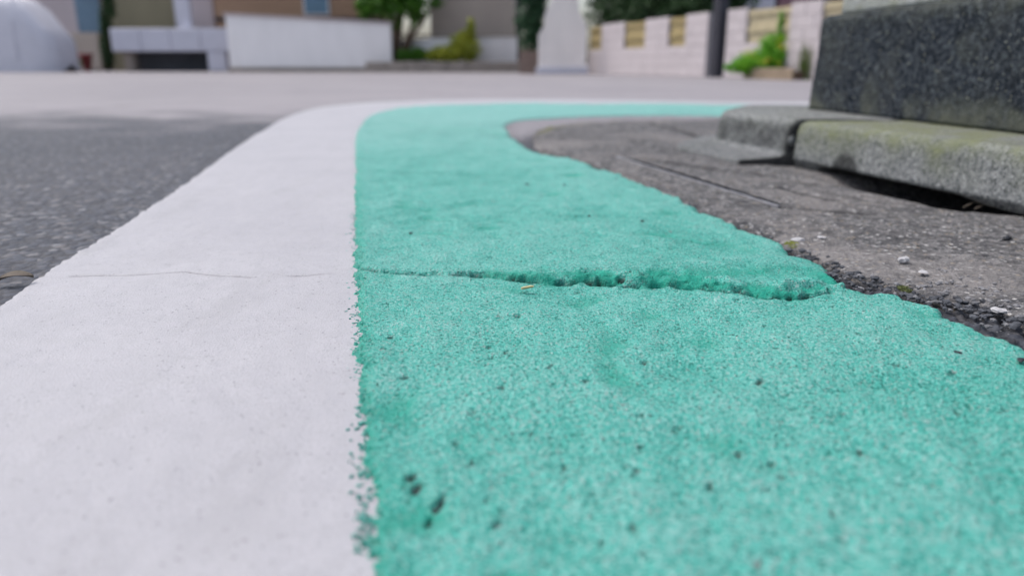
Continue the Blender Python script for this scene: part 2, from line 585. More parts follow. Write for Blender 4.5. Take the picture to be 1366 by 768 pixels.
dirt_a = np.clip(edge_crack * 0.95 + ch * 0.9 + rim * 0.45 * sstep(0.1, -0.3, pebb) + 0.35 * rim * (Y < 1.6), 0, 0.95)
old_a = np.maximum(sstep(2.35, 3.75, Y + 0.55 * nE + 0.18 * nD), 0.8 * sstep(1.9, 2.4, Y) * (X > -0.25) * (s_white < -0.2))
tag(layer('road', np.ones_like(X), za, M['asphalt'], 0, {'dirt_shade': dirt_a, 'old': old_a}), 'dark grey asphalt road surface', kind='structure')

# ---- white edge line
d_hair = seg_dist(X, Y, HAIR) + 0.0015 * np.abs(nB)
hair = np.exp(-(d_hair / 0.0017) ** 2) * sstep(-0.45, 0.0, noise(X, Y, 0.045, 51)) * (X > -0.45)
zw = 0.0022 * np.clip(1, 0, 1) + 0.0005 * nC + 0.0008 * nD + 0.003 * nE * 0.5
zw = zw - 0.0045 * sstep(0.002, 0.007, s_green)
zw = np.where(s_white > 0, zw - 0.0022 + coat(s_white, 0.0024, 0.0018), zw - 0.002 + s_white * 1.3) - 0.0015 * hair
tag(layer('white_edge_line', s_white, zw, M['white'], 0.008, {'dirt_shade': hair * 0.8}), 'wide white painted line beside the green strip', kind='structure')

# ---- green coating with its heave, pits and crack
d_cr = seg_dist(X, Y, CRACK)
crx = np.array([p[0] for p in CRACK])
cry = np.array([p[1] for p in CRACK])
wob = 0.0045 * nC + (0.0034 * nA + 0.0022 * nB) * (1 - 0.7 * sstep(0.15, 0.24, X))
yc = np.interp(X, crx, cry)
behind = Y - yc + wob
rise = np.interp(X, [-0.16, -0.08, -0.03, 0.06, 0.12, 0.2, 0.27, 0.31], [0.0008, 0.0016, 0.0034, 0.0054, 0.0062, 0.0042, 0.0026, 0.0012])
lip = rise * sstep(-0.001, 0.005 + 0.005 * np.clip(X * 4, 0, 1), behind) * np.exp(-np.maximum(behind, 0) / 0.17)
lex = np.array([p[0] for p in LEDGE])
ley = np.array([p[1] for p in LEDGE])
b2 = Y - np.interp(X, lex, ley) + 0.006 * nC + 0.004 * nD
r2 = np.interp(X, [0.08, 0.13, 0.18, 0.26, 0.30, 0.33], [0, 0.002, 0.0036, 0.004, 0.0025, 0])
lip2 = r2 * sstep(-0.002, 0.02, b2) * np.exp(-np.maximum(b2, 0) / 0.14)
knob = np.exp(-((behind - 0.018) / 0.024) ** 2) * sstep(-0.03, 0.1, X) * (X < 0.32)
voids = np.exp(-((behind - 0.003) / 0.0048) ** 2) * sstep(0.02, 0.26, noise(X, Y, 0.0095, 61) + 0.55 * noise(X, Y, 0.035, 62)) * sstep(-0.10, -0.05, X)
voids = voids * sstep(-0.5, 0.15, noise(X, Y, 0.07, 73))
voids = np.maximum(voids, 0.8 * np.exp(-((behind - 0.013) / 0.008) ** 2) * sstep(0.30, 0.5, noise(X, Y, 0.012, 68) + 0.3 * noise(X, Y, 0.06, 69)) * sstep(0.02, 0.08, X) * (1 - 0.6 * sstep(0.18, 0.25, X)))
gapl = np.exp(-((behind + 0.0005) / 0.0026) ** 2) * sstep(-0.25, 0.1, noise(X, Y, 0.04, 63) + 0.12 + 0.5 * (X > 0.19)) * (X < 0.33)
relief = 0.0016 * nC + 0.0028 * nD + 0.003 * nE + fade * (0.0007 * nA + 0.0004 * nB)
relief += 0.0022 * np.clip(noise(X, Y, 0.03, 64) - 0.25, 0, 1) * sstep(0.6, 0.9, Y) * fade
hollow = np.clip(-noise(X, Y, 0.045, 65) - 0.30, 0, 1) * sstep(0.12, 0.5, noise(X, Y, 0.16, 66) + 0.3)
PITS = [(546, 653, 7, 11), (556, 665, 8, 8), (583, 684, 8, 9), (572, 703, 9, 6), (632, 560, 5, 6), (630, 628, 4, 4), (668, 531, 5, 4), (752, 632, 8, 5), (790, 675, 6, 5), (848, 640, 6, 4), (852, 612, 6, 6), (853, 567, 5, 4), (903, 580, 7, 4), (985, 613, 6, 4), (1028, 627, 9, 5), (1043, 645, 6, 5), (945, 662, 6, 6), (958, 692, 6, 4), (840, 724, 7, 8), (858, 757, 6, 5), (520, 722, 6, 6), (660, 716, 6, 5), (800, 742, 7, 5), (645, 683, 4, 4), (860, 490, 9, 3), (1013, 520, 7, 4), (1195, 495, 7, 3), (1270, 505, 9, 3), (1293, 551, 6, 3), (1340, 556, 8, 4), (1147, 612, 6, 5), (650, 470, 4, 3), (520, 460, 4, 3), (540, 515, 6, 4), (655, 485, 5, 4), (780, 520, 6, 3), (733, 500, 5, 3), (690, 430, 5, 2.5), (600, 395, 5, 2), (700, 395, 4, 2), (770, 395, 4, 2), (1275, 560, 5, 3), (1110, 700, 6, 5), (1240, 660, 7, 5), (720, 560, 5, 4), (705, 590, 5, 4), (610, 600, 5, 4)]
rp = random.Random(5)
for k in range(10):
    px, py = rp.uniform(500, 1340), rp.uniform(400, 760)
    PITS.append((px, py, rp.uniform(2, 5), rp.uniform(1.5, 3.5)))
pit = np.zeros_like(X)
wx, wy = X + 0.0022 * nB + 0.0022 * nA, Y + 0.004 * nA + 0.005 * nB
for kp, (px, py, rx, r_y) in enumerate(PITS):
    cx, cy = gp(px, py)
    fk = 0.62 if kp < 4 else 0.58
    rx, r_y = rx * fk, r_y * fk
    ax = abs(gp(px + rx, py)[0] - cx)
    ay = abs(gp(px, py + r_y)[1] - cy) * 1.15
    m = (np.abs(X - cx) < 5 * ax + 0.01) & (np.abs(Y - cy) < 5 * ay + 0.01)
    pit[m] = np.maximum(pit[m], np.exp(-(((wx[m] - cx) / ax) ** 2 + ((wy[m] - cy) / ay) ** 2) ** 2.2))
fcr = np.exp(-((seg_dist(X, Y, FAR_CRACK) + 0.006 * np.abs(nD)) / 0.014) ** 2)
slope_in = 0.0014 * np.exp(-(d_in / 0.02) ** 2)
zg = 0.0008 + relief + lip + lip2 + knob * (0.0075 * np.maximum(noise(X, Y, 0.026, 67), -0.35) + 0.0042 * noise(X, Y, 0.010, 70)) + slope_in
zg = zg - 0.0045 * hollow - 0.0042 * pit - 0.012 * voids - 0.007 * gapl - 0.004 * fcr
zg = zg + coat(s_green, 0.0042, 0.0026)
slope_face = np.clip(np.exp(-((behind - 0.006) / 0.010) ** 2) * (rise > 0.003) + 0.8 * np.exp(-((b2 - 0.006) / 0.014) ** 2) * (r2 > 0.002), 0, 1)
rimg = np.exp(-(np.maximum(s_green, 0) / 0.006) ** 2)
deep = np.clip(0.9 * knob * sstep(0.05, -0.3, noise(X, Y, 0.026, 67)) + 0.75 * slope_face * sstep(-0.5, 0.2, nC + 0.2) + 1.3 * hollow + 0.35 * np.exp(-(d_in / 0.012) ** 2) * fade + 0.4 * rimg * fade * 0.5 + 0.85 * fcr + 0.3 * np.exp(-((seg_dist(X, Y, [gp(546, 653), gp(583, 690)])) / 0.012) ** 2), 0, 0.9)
worn = np.clip(1 - np.abs(relief) / 0.004, 0, 1) * 0.3 + np.clip(relief / 0.004, -1, 1) * 0.6
dirt_shade_g = np.clip(sstep(0.25, 0.6, voids) + 1.0 * sstep(0.25, 0.7, gapl) , 0, 1)  # crack dirt, plus shade painted near black into the lip's voids
bare_g = sstep(0.35, 0.7, pit) * (Y < 1.2)
far_sheen = 0.38 * sstep(0.9, 2.8, Y)  # grazing sky sheen put into the coating colour, paler with distance
tag(layer('green_strip', s_green, zg, M['green'], 0.008, {'deep': deep, 'worn': worn, 'dirt_shade': dirt_shade_g, 'bare': bare_g, 'far_sheen': far_sheen}), 'green coated roadside strip with a cracked ridge across it', kind='structure')

# ---- concrete gutter apron
KXs = np.array([1.30, 1.06, 0.945, 0.80, 0.693, 0.575, 0.512, 0.494, 0.494, 0.504, 0.530, 0.585, 0.66])
KYs = np.array([-1.6, -0.6, -0.1, 0.5, 1.0, 1.5, 1.72, 1.79, 1.83, 1.87, 1.93, 2.03, 2.16])


def kerb_x(yv):
    return np.interp(yv, KYs, KXs)


off = X - kerb_x(Y)                                  # >0 : under the kerb
rec = np.exp(-(np.abs(Y - 1.235) / 0.155) ** 4) * sstep(-0.075, 0.0, off)
APCR = [gl([(868, 165.5), (905, 175), (952, 189)]), gl([(1030, 279), (1080, 281.5), (1155, 288)]), gl([(890, 219), (940, 225), (1000, 233), (1045, 240), (1085, 246)]), gl([(1040, 253), (1075, 262), (1110, 270)]), gl([(790, 226), (850, 240), (900, 256)]), gl([(1100, 258), (1150, 268), (1175, 274)]), gl([(822, 212.5), (860, 214.5), (905, 219)])]
APW = [0.016, 0.015, 0.016, 0.012, 0.005, 0.010, 0.014]
crk = np.zeros_like(X)
for L, w in zip(APCR, APW):
    crk = np.maximum(crk, np.exp(-((seg_dist(X, Y, L) + 0.4 * w * np.abs(nA)) / w) ** 2))
flat_s = np.exp(-(seg_dist(X, Y, [gp(822, 212.5), gp(1037, 280)]) / 0.016) ** 4)
slab_edge = np.exp(-((s_conc - 0.004) / 0.012) ** 2)
zc = 0.0035 + 0.0025 * nE + 0.0022 * nD + 0.0012 * nC + fade * 0.0011 * np.maximum(noise(X, Y, 0.010, 71), -0.1) + fade * 0.0006 * nB
zc = zc + 0.006 * np.exp(-((Y - 1.66) / 0.06) ** 2) * np.exp(-((X - 0.40) / 0.08) ** 2)
lowkerb = sstep(-0.16, 0.0, off)
zc = zc - 0.004 * lowkerb - 0.034 * rec - 0.008 * crk - 0.003 * slab_edge * (nD > 0)
zc = zc * (1 - flat_s) + 0.0050 * flat_s - 0.006 * flat_s * crk
zc = np.where(s_conc > 0, zc - 0.0035 + coat(s_conc, 0.0045, 0.006), zc - 0.0035 + s_conc * 0.8)
moss_c = np.clip(np.exp(-((s_conc - 0.012) / 0.018) ** 2) * sstep(2.15, 2.4, Y) * (X < 0.62), 0, 1)
dirt_shade_c = np.clip(0.95 * sstep(0.3, 0.8, crk) + 0.55 * rec * sstep(-0.02, 0.03, off) + 0.8 * np.exp(-(s_conc / 0.008) ** 2) * sstep(-0.2, 0.2, nD + 0.1), 0, 1)  # crack and edge dirt, plus shade painted into the recess under the kerb
tag(layer('gutter_apron', s_conc, zc, M['apron'], 0.012, {'moss': moss_c, 'dirt_shade': dirt_shade_c}), 'worn concrete gutter apron with exposed gravel beside the kerb', kind='structure')

# ---- far ground, in four sheets round the surveyed rectangle
bm = bmesh.new()
for x0, x1, y0, y1 in ((-400, 400, 6.5, 600), (-400, 400, -300, -1.4), (-400, -8, -1.4, 6.5), (8, 400, -1.4, 6.5)):
    bm.faces.new([bm.verts.new((a, b, 0)) for a, b in ((x0, y0), (x1, y0), (x1, y1), (x0, y1))])
gobj = bm_obj('ground', bm, M['asphalt'])
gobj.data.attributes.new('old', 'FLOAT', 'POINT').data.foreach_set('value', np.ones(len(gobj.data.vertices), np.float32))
tag(gobj, 'asphalt ground reaching to the far walls', kind='structure')


# ================================================================== KERB AND CORNER WALL
def n3(P, sc, seed):
    return (noise(P[:, 0] + 0.31 * P[:, 2], P[:, 1] + 0.77 * P[:, 2], sc, seed) + noise(P[:, 2] * 1.3 + P[:, 0], P[:, 1] - P[:, 2], sc, seed + 9)) * 0.6


def resample(P, step):
    out = [np.array(P[0], float)]
    for a, b in zip(P[:-1], P[1:]):
        a, b = np.array(a, float), np.array(b, float)
        n = max(1, int(np.ceil(np.linalg.norm(b - a) / step)))
        for k in range(1, n + 1):
            out.append(a + (b - a) * k / n)
    return np.array(out)


def sweep(name, prof, ys, mat, rough, step, front, seed, endround=0.018, attrf=None, zlow=None, toe_rough=1.0):
    """prof: (offset from the front line, z) going round the section; swept along rows ys"""
    P = resample(prof, step)
    ys = np.array(ys)
    V = np.zeros((len(ys), len(P), 3))
    y0, y1 = ys.min(), ys.max()
    for i, yv in enumerate(ys):
        e = min(yv - y0, y1 - yv)
        t = max(0.0, 1 - e / endround)
        ins = endround * 0.55 * (1 - math.sqrt(max(0, 1 - t * t)))
        V[i, :, 0] = front(yv) + P[:, 0] + ins * (P[:, 0] < 0.05)
        V[i, :, 1] = yv
        V[i, :, 2] = P[:, 1] - ins * 0.8 * (P[:, 1] > 0.05)
        if zlow is not None:
            V[i, :, 2] = np.where(P[:, 1] < 0.0135, zlow(yv, P[:, 0], P[:, 1]), V[i, :, 2])
    F = V.reshape(-1, 3)
    d = rough * (0.45 * n3(F, 0.06, seed) + 0.6 * n3(F, 0.012, seed + 3) + 0.5 * n3(F, 0.006, seed + 5))
    d = d * np.where(F[:, 2] < 0.024, toe_rough, 1.0)
    F[:, 0] -= d
    F[:, 2] += d * 0.7 * (F[:, 2] > 0.03)
    nr, nc = len(ys), len(P)
    idx = np.arange(nr * nc).reshape(nr, nc)
    q = np.stack([idx[:-1, :-1], idx[:-1, 1:], idx[1:, 1:], idx[1:, :-1]], -1).reshape(-1, 4)
    # end caps: fans to the section centre
    cap = []
    base = nr * nc
    ex = []
    for row in (0, nr - 1):
        c = F[idx[row]].mean(0)
        ex.append(c)
        ci = base + len(ex) - 1
        for k in range(nc - 1):
            cap.append((idx[row, k], idx[row, k + 1], ci, ci))
    F = np.vstack([F, np.array(ex)])
    at_ = attrf(F) if attrf else {}
    me = bpy.data.meshes.new(name)
    me.from_pydata(F.tolist(), [], [tuple(map(int, f)) for f in q] + [(int(a), int(b), int(c)) for a, b, c, _ in cap])
    for k, a in at_.items():
        me.attributes.new(k, 'FLOAT', 'POINT').data.foreach_set('value', np.asarray(a, np.float32))
    bm = bmesh.new()
    bm.from_mesh(me)
    bmesh.ops.recalc_face_normals(bm, faces=bm.faces)
    bm.to_mesh(me)
    bm.free()
    me.polygons.foreach_set('use_smooth', [True] * len(me.polygons))
    return link(name, me, mat)


def kerb_attr(F):
    top = sstep(0.055, 0.085, F[:, 2])
    nz = noise(F[:, 0] + F[:, 2], F[:, 1], 0.08, 91)
    moss = np.clip(top * (0.55 + 0.6 * nz) + (0.28 + 0.5 * nz + 0.25 * sstep(1.15, 1.35, F[:, 1])) * sstep(0.015, 0.07, F[:, 2]), 0, 1)
    stain = sstep(0.040, 0.031, np.hypot(F[:, 1] - 1.372, F[:, 2] - 0.010)) * 0.8
    joint = 0.85 * sstep(0.020, 0.006, np.abs(F[:, 1] - 1.541))
    low = 0.35 * sstep(0.025, 0.008, F[:, 2])
    return {'moss': moss, 'dirt_shade': np.clip(stain + low + joint, 0, 0.95)}


def stub_attr(F):
    d_ = kerb_attr(F)
    face_shade = sstep(0.026, 0.034, F[:, 2]) * sstep(0.086, 0.076, F[:, 2])  # front painted darker than the top, as the shaded side
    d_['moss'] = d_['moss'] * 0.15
    d_['dirt_shade'] = np.clip(0.85 * sstep(0.016, 0.006, np.abs(F[:, 1] - 1.541)) + 0.22 * sstep(0.024, 0.018, F[:, 2]) + face_shade * (0.50 + 0.3 * noise(F[:, 1], F[:, 2], 0.03, 97)), 0, 1)
    return d_


PROF_TOE = [(0.46, -0.03), (-0.098, -0.03), (-0.095, 0.012), (-0.04, 0.0155), (-0.010, 0.019), (-0.003, 0.027), (0.005, 0.077), (0.009, 0.087), (0.016, 0.0925), (0.027, 0.0945), (0.12, 0.0945), (0.20, 0.0932), (0.30, 0.0932), (0.46, 0.090), (0.46, -0.03)]
PROF = [(0.46, 0.013), (0.006, 0.013), (0.0, 0.016), (0.004, 0.072), (0.008, 0.084), (0.015, 0.090), (0.026, 0.092), (0.30, 0.092), (0.46, 0.092), (0.46, 0.013)]
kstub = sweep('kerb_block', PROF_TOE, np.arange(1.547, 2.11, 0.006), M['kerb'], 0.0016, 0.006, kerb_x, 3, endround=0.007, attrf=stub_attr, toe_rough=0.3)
tag(kstub, 'short grey kerb end block with a flared toe at the corner', 'kerb', 'kerb blocks at the corner')


def lowz(yv, offs, z):
    foot = max(sstep(1.445, 1.47, np.array([yv]))[0], 0.55 * sstep(1.14, 1.03, np.array([yv]))[0])
    return np.where(offs < 0.2, z - 0.016 * foot, z)


k2 = sweep('kerb_block', PROF, np.arange(0.925, 1.533, 0.006), M['kerb'], 0.0016, 0.006, kerb_x, 13, endround=0.006, attrf=kerb_attr, zlow=lowz)
tag(k2, 'long mossy kerb block hanging over the dark gutter hole', 'kerb', 'kerb blocks at the corner')
k3 = sweep('kerb_block', PROF, np.arange(0.30, 0.915, 0.012), M['kerb'], 0.0020, 0.012, kerb_x, 23, attrf=kerb_attr)
tag(k3, 'kerb block nearest the camera at the right edge', 'kerb', 'kerb blocks at the corner')
# mortar lump wedged into the joint
bm = bmesh.new()
bmesh.ops.create_icosphere(bm, subdivisions=3, radius=1.0)
for v in bm.verts:
    p = v.co
    v.co = Vector((p.x * 0.006, p.y * 0.006, p.z * 0.009)) * (1 + 0.35 * math.sin(5 * p.x + 3 * p.z) * math.cos(4 * p.y + 2 * p.z))
o = bm_obj('mortar_lump', bm, M['kerb'], smooth=True)
o.location = (kerb_x(1.54) + 0.003, 1.540, 0.052)
tag(o, 'pale mortar lump wedged in the joint between the kerb blocks', 'mortar')

# corner wall, standing on the kerb slab: rough dark lower course and a paler setback course
WXY = [(0.735, 1.92), (0.82, 1.22), (0.965, 0.0), (1.15, -1.6)]
wx_, wy_ = np.array([p[0] for p in WXY])[::-1], np.array([p[1] for p in WXY])[::-1]


def wall_x(yv):
    return np.interp(yv, wy_, wx_)


def wall_attr(F):
    nz = noise(F[:, 2] * 1.2, F[:, 1], 0.09, 95)
    e = np.exp(-((F[:, 1] - 1.92) / 0.07) ** 2)
    lowp = sstep(0.16, 0.09, F[:, 2])
    moss = np.clip(0.75 * sstep(0.0, 0.5, nz + 0.5 * lowp - 0.1) * (0.35 + lowp) + 0.8 * e * lowp + 0.4 * sstep(0.27, 0.31, F[:, 2]), 0, 1)
    return {'moss': moss, 'dirt_shade': np.zeros(len(F))}


PW = [(0.22, 0.0935), (0.002, 0.0935), (0.0, 0.099), (0.006, 0.20), (0.010, 0.298), (0.016, 0.308), (0.026, 0.312), (0.22, 0.312), (0.22, 0.0935)]
wl = empty('corner_wall', (0.85, 1.2, 0.09))
tag(wl, 'dark rough concrete corner wall standing on the kerb', 'wall')
lw = sweep('base_course', PW, np.concatenate([np.arange(0.0, 0.7, 0.03), np.arange(0.7, 1.921, 0.006)]), M['stone'], 0.0030, 0.006, wall_x, 33, endround=0.010, attrf=wall_attr)
put(lw, wl)
PU = [(0.20, 0.3125), (0.030, 0.3125), (0.030, 0.33), (0.034, 0.60), (0.044, 0.612), (0.20, 0.612), (0.20, 0.3125)]
uw = sweep('upper_course', PU, np.concatenate([np.arange(0.0, 0.7, 0.05), np.arange(0.7, 1.88, 0.012)]), M['wall_top'], 0.0025, 0.012, wall_x, 43, endround=0.012, attrf=wall_attr)
uw['label'] = 'pale grey setback upper course'
put(uw, wl)

# ================================================================== SMALL THINGS ON THE GROUND
M['steel'] = plain('dull_steel', (0.36, 0.36, 0.385), 0.25, 90, 0.45, 0.5)
M['steel'].node_tree.nodes['Principled BSDF'].inputs['Metallic'].default_value = 0.6
M['gap_shadow_black'] = plain('gap_shadow_black', (0.008, 0.009, 0.012), 0.3, 200, 1.0, 0.0)  # black for the shadowed gap beside the metal strip
M['pebble'] = plain('pale_pebble', (0.42, 0.415, 0.43), 0.12, 120, 0.7, 0.3, 0.0006, 600)
M['grit'] = plain('black_grit', (0.018, 0.021, 0.028), 0.4, 300, 0.6, 0.4)
M['straw'] = plain('straw', (0.52, 0.42, 0.22), 0.2, 200, 0.7)
M['dry_leaf'] = plain('dry_leaf', (0.15, 0.125, 0.10), 0.3, 90, 0.75)
M['moss'] = plain('moss', (0.40, 0.45, 0.04), 0.5, 220, 0.9, 0.1, 0.002, 500)
M['moss2'] = plain('dull_moss', (0.24, 0.27, 0.12), 0.5, 220, 0.9, 0.1, 0.002, 500)

# thin metal strip let into the apron
a, b = Vector((*gp(822, 212.5), 0)), Vector((*gp(1037, 280), 0))
d = (b - a).normalized()
sd = Vector((d.y, -d.x, 0))
bm = bmesh.new()
N = 40
rows = []
for k in range(N + 1):
    p = a + (b - a) * (k / N)
    wv = 0.0009 * math.sin(k * 0.9) + 0.0006 * math.sin(k * 2.3)
    rows.append([bm.verts.new(p + sd * (o_w + wv) + Vector((0, 0, z))) for o_w, z in ((-0.0030, 0.0), (-0.0030, 0.0062), (-0.0022, 0.0066), (0.0008, 0.0066), (0.0014, 0.0062), (0.0014, 0.0))])
for r0, r1 in zip(rows[:-1], rows[1:]):
    for q in range(5):
        bm.faces.new((r0[q], r0[q + 1], r1[q + 1], r1[q]))
bm.faces.new(rows[0][::-1])
bm.faces.new(rows[-1])
strip = bm_obj('metal_strip', bm, M['steel'])
tag(strip, 'thin dull steel strip set along the concrete apron', 'metal strip')


ja, jb = Vector((*gp(836, 217), 0)), b
bm = bmesh.new()
rows = []
for k in range(N + 1):
    p = ja + (jb - ja) * (k / N)
    ww = 0.015 * (0.45 + 0.55 * math.sin(math.pi * min(1, 0.12 + k / N * 0.9))) + 0.0009 * math.sin(k * 1.7)
    rows.append([bm.verts.new(p - sd * q + Vector((0, 0, z))) for q, z in ((0.0030, 0.0064), (0.0030 + ww * 0.5, 0.0076), (0.0030 + ww, 0.0062))])
for r0, r1 in zip(rows[:-1], rows[1:]):
    for q in range(2):
        bm.faces.new((r0[q], r0[q + 1], r1[q + 1], r1[q]))
js = bm_obj('gap_shadow', bm, M['gap_shadow_black'], strip)  # dark strip laid in place of the shadow in the open gap
js['label'] = 'black strip standing for the shadowed gap along the steel strip'


def lump(name, px, py, sx, sy, sz, mat, seed, label, cat, group=None, flat=0.0, zoff=0.0):
    rnd = random.Random(seed)
    bm = bmesh.new()
    bmesh.ops.create_icosphere(bm, subdivisions=2, radius=1.0)
    k = [rnd.uniform(1.5, 3.5) for _ in range(3)]
    ph = [rnd.uniform(0, 6) for _ in range(3)]
    for v in bm.verts:
        p = v.co.copy()
        f = 1 + 0.16 * math.sin(k[0] * p.x * 2 + ph[0]) + 0.13 * math.sin(k[1] * p.y * 2 + ph[1]) + 0.1 * math.sin(k[2] * p.z * 3 + ph[2])
        f *= rnd.uniform(0.86, 1.12)
        v.co = Vector((p.x * sx * f, p.y * sy * f, min(max(p.z, -0.4), 0.62 + 0.25 * p.x) * sz * f))
    o = bm_obj(name, bm, mat, smooth=False)
    gx, gy = gp(px, py, 0.006)
    o.location = (gx, gy, 0.0055 + sz * 0.35 + zoff)
    o.rotation_euler = (0, 0, rnd.uniform(0, 6))
    tag(o, label, cat, group)
    return o


lump('pebble', 1204, 349, 0.0062, 0.0050, 0.0052, M['pebble'], 1, 'round white pebble standing alone on the concrete apron', 'pebble', 'loose pebbles on the apron')
lump('pebble', 1332, 414, 0.0062, 0.0060, 0.0018, M['pebble'], 2, 'flat white stone chip near the right edge above the green strip', 'pebble', 'loose pebbles on the apron')
lump('pebble', 1064, 320, 0.0070, 0.0060, 0.0030, M['pebble'], 3, 'flat pale pebble just behind the bright moss tuft', 'pebble', 'loose pebbles on the apron')
lump('pebble', 1232, 363, 0.0050, 0.0050, 0.0018, M['pebble'], 4, 'small white chip below and right of the round white pebble', 'pebble', 'loose pebbles on the apron')
lump('pebble', 1096, 317, 0.0055, 0.0050, 0.0018, M['pebble'], 6, 'pale chip just right of the flat pebble behind the moss', 'pebble', 'loose pebbles on the apron')
lump('pebble', 1236, 281, 0.0080, 0.0065, 0.0045, M['pebble'], 7, 'pale stone lying at the mouth of the dark gutter hole', 'pebble', 'loose pebbles on the apron', zoff=-0.012)
lump('dark_chip', 1343, 318, 0.0075, 0.0040, 0.0034, M['grit'], 8, 'dark pointed chip alone on the apron at the right edge', 'chip')
GRIT = ['black grit speck on the green strip near the right edge, left of two', 'black grit speck at the very right edge of the green strip',
        'black grit speck farthest off on the green strip, left of a close pair', 'black grit speck right of the farthest pair on the green strip',
        'black grit speck on the green strip below the metal strip', 'small black grit speck midway between the crack and the far pair',
        'black grit speck on the green strip above the crack, left of centre', 'tiny grit speck by the green strip edge right of the crack end',
        'leftmost black grit speck on the green strip above the crack', 'black grit speck by the broken edge above the ridge']
for k, (px, py, s) in enumerate([(1276, 470, 1.0), (1362, 480, 1.1), (703, 246, 1.0), (753, 247, 1.1), (857, 295, 1.0), (786, 288, 0.8), (635, 321, 1.0), (1205, 461, 0.6), (548, 311, 0.8), (980, 338, 0.9)]):
    lump('black_grit', px, py, 0.0028 * s, 0.0026 * s, 0.0016 * s, M['grit'], 30 + k, GRIT[k], 'grit', 'black grit specks on the green strip')

# crumbled asphalt and gravel along the broken edge between the green strip and the apron
def rubble(name, n, mats, smin, smax, seed, label, spread, bias):
    rnd = random.Random(seed)
    line = [p for p in C_B if 0.5 < p[1] < 1.75 and p[0] < 0.5]
    V, F = [], []
    ico = bmesh.new()
    bmesh.ops.create_icosphere(ico, subdivisions=1, radius=1.0)
    iv = [v.co.copy() for v in ico.verts]
    iff = [[v.index for v in f.verts] for f in ico.faces]
    ico.free()
    for k in range(n):
        a_ = rnd.randrange(len(line) - 1)
        t = rnd.random()
        x = line[a_][0] * (1 - t) + line[a_ + 1][0] * t + rnd.gauss(0, spread) + bias
        y_ = line[a_][1] * (1 - t) + line[a_ + 1][1] * t + rnd.gauss(0, spread)
        r = smin + (smax - smin) * rnd.random() ** 2.5
        an = rnd.uniform(0, 6.28)
        sx, sy, sz = r * rnd.uniform(0.8, 1.5), r * rnd.uniform(0.7, 1.1), r * rnd.uniform(0.45, 0.8)
        i = len(V)
        for p in iv:
            f = rnd.uniform(0.75, 1.2)
            qx, qy = p.x * sx * f, p.y * sy * f
            V.append((x + qx * math.cos(an) - qy * math.sin(an), y_ + qx * math.sin(an) + qy * math.cos(an), 0.0015 + sz * 0.5 + p.z * sz * f))
        F += [[i + q for q in f] for f in iff]
    me = bpy.data.meshes.new(name)
    me.from_pydata(V, [], F)
    return tag(link(name, me, mats), label, 'gravel', kind='stuff')


M['crumb'] = plain('asphalt_crumb', (0.075, 0.08, 0.093), 0.5, 60, 0.8, 0.3, 0.001, 500)
M['gravel'] = plain('grey_gravel', (0.20, 0.20, 0.212), 0.4, 60, 0.8, 0.3, 0.001, 500)
rubble('asphalt_crumbs', 520, M['crumb'], 0.0011, 0.0040, 2, 'dark crumbled asphalt along the broken edge of the green strip', 0.011, -0.010)
rubble('loose_gravel', 1100, M['gravel'], 0.0008, 0.0032, 3, 'fine pale gravel scattered along the apron edge', 0.045, 0.045)

# moss tufts, made of many short blades
def moss(name, px, py, rx, ry_, h, n, mat, seed, label):
    rnd = random.Random(seed)
    V, F = [], []
    for k in range(n):
        r, an = math.sqrt(rnd.random()), rnd.uniform(0, 6.28)
        x, y_ = r * rx * math.cos(an), r * ry_ * math.sin(an)
        hh = h * (1 - 0.6 * r * r) * rnd.uniform(0.6, 1.2)
        w = 0.0007
        t = rnd.uniform(0, 6.28)
        dx, dy = w * math.cos(t), w * math.sin(t)
        lx, ly = rnd.uniform(-1, 1) * 0.002, rnd.uniform(-1, 1) * 0.002
        i = len(V)
        V += [(x - dx, y_ - dy, 0), (x + dx, y_ + dy, 0), (x + lx, y_ + ly, hh)]
        F.append((i, i + 1, i + 2))
    i = len(V)
    V += [(rx * math.cos(q) * 0.95, ry_ * math.sin(q) * 0.95, 0.0) for q in np.linspace(0, 6.28, 13)[:-1]] + [(0, 0, h * 0.6)]
    F += [(i + q, i + (q + 1) % 12, i + 12) for q in range(12)]
    me = bpy.data.meshes.new(name)
    me.from_pydata(V, [], F)
    o = link(name, me, mat)
    gx, gy = gp(px, py, 0.003)
    o.location = (gx, gy, 0.001)
    return tag(o, label, 'moss')


moss('moss_tuft', 1057, 327, 0.0085, 0.013, 0.007, 900, M['moss'], 1, 'bright yellow-green moss tuft in the crack beside the green strip')
moss('moss_tuft', 1207, 384, 0.0055, 0.009, 0.004, 700, M['moss2'], 2, 'dull olive moss tuft at the apron edge')

# straw fragment in the crack, leaf on the road, twigs at the gutter hole
bm = bmesh.new()
bm_prism(bm, [(-0.0055, -0.0006), (0.0045, -0.0009), (0.0062, 0.0002), (0.004, 0.0011), (-0.005, 0.0009)], -0.0009, 0.0009)
o = bm_obj('straw_fragment', bm, M['straw'])
gx, gy = gp(703, 381, 0.009)
o.location, o.rotation_euler = (gx, gy - 0.004, 0.0085), (0.2, -0.12, 0.25)
tag(o, 'small straw coloured sliver caught in the crack of the green strip', 'straw')
bm = bmesh.new()
rows = []
for k in range(9):
    t = k / 8
    w = 0.0075 * math.sin(math.pi * min(1, t * 0.95 + 0.03)) ** 0.8
    z = 0.004 + 0.004 * math.sin(t * 3)
    rows.append([bm.verts.new((0.030 * (t - 0.5), s_ * w, z + 0.003 * abs(s_))) for s_ in (-1, -0.4, 0, 0.4, 1)])
for r0, r1 in zip(rows[:-1], rows[1:]):
    for q in range(4):
        bm.faces.new((r0[q], r0[q + 1], r1[q + 1], r1[q]))
o = bm_obj('dry_leaf', bm, M['dry_leaf'])
gx, gy = gp(30, 383)
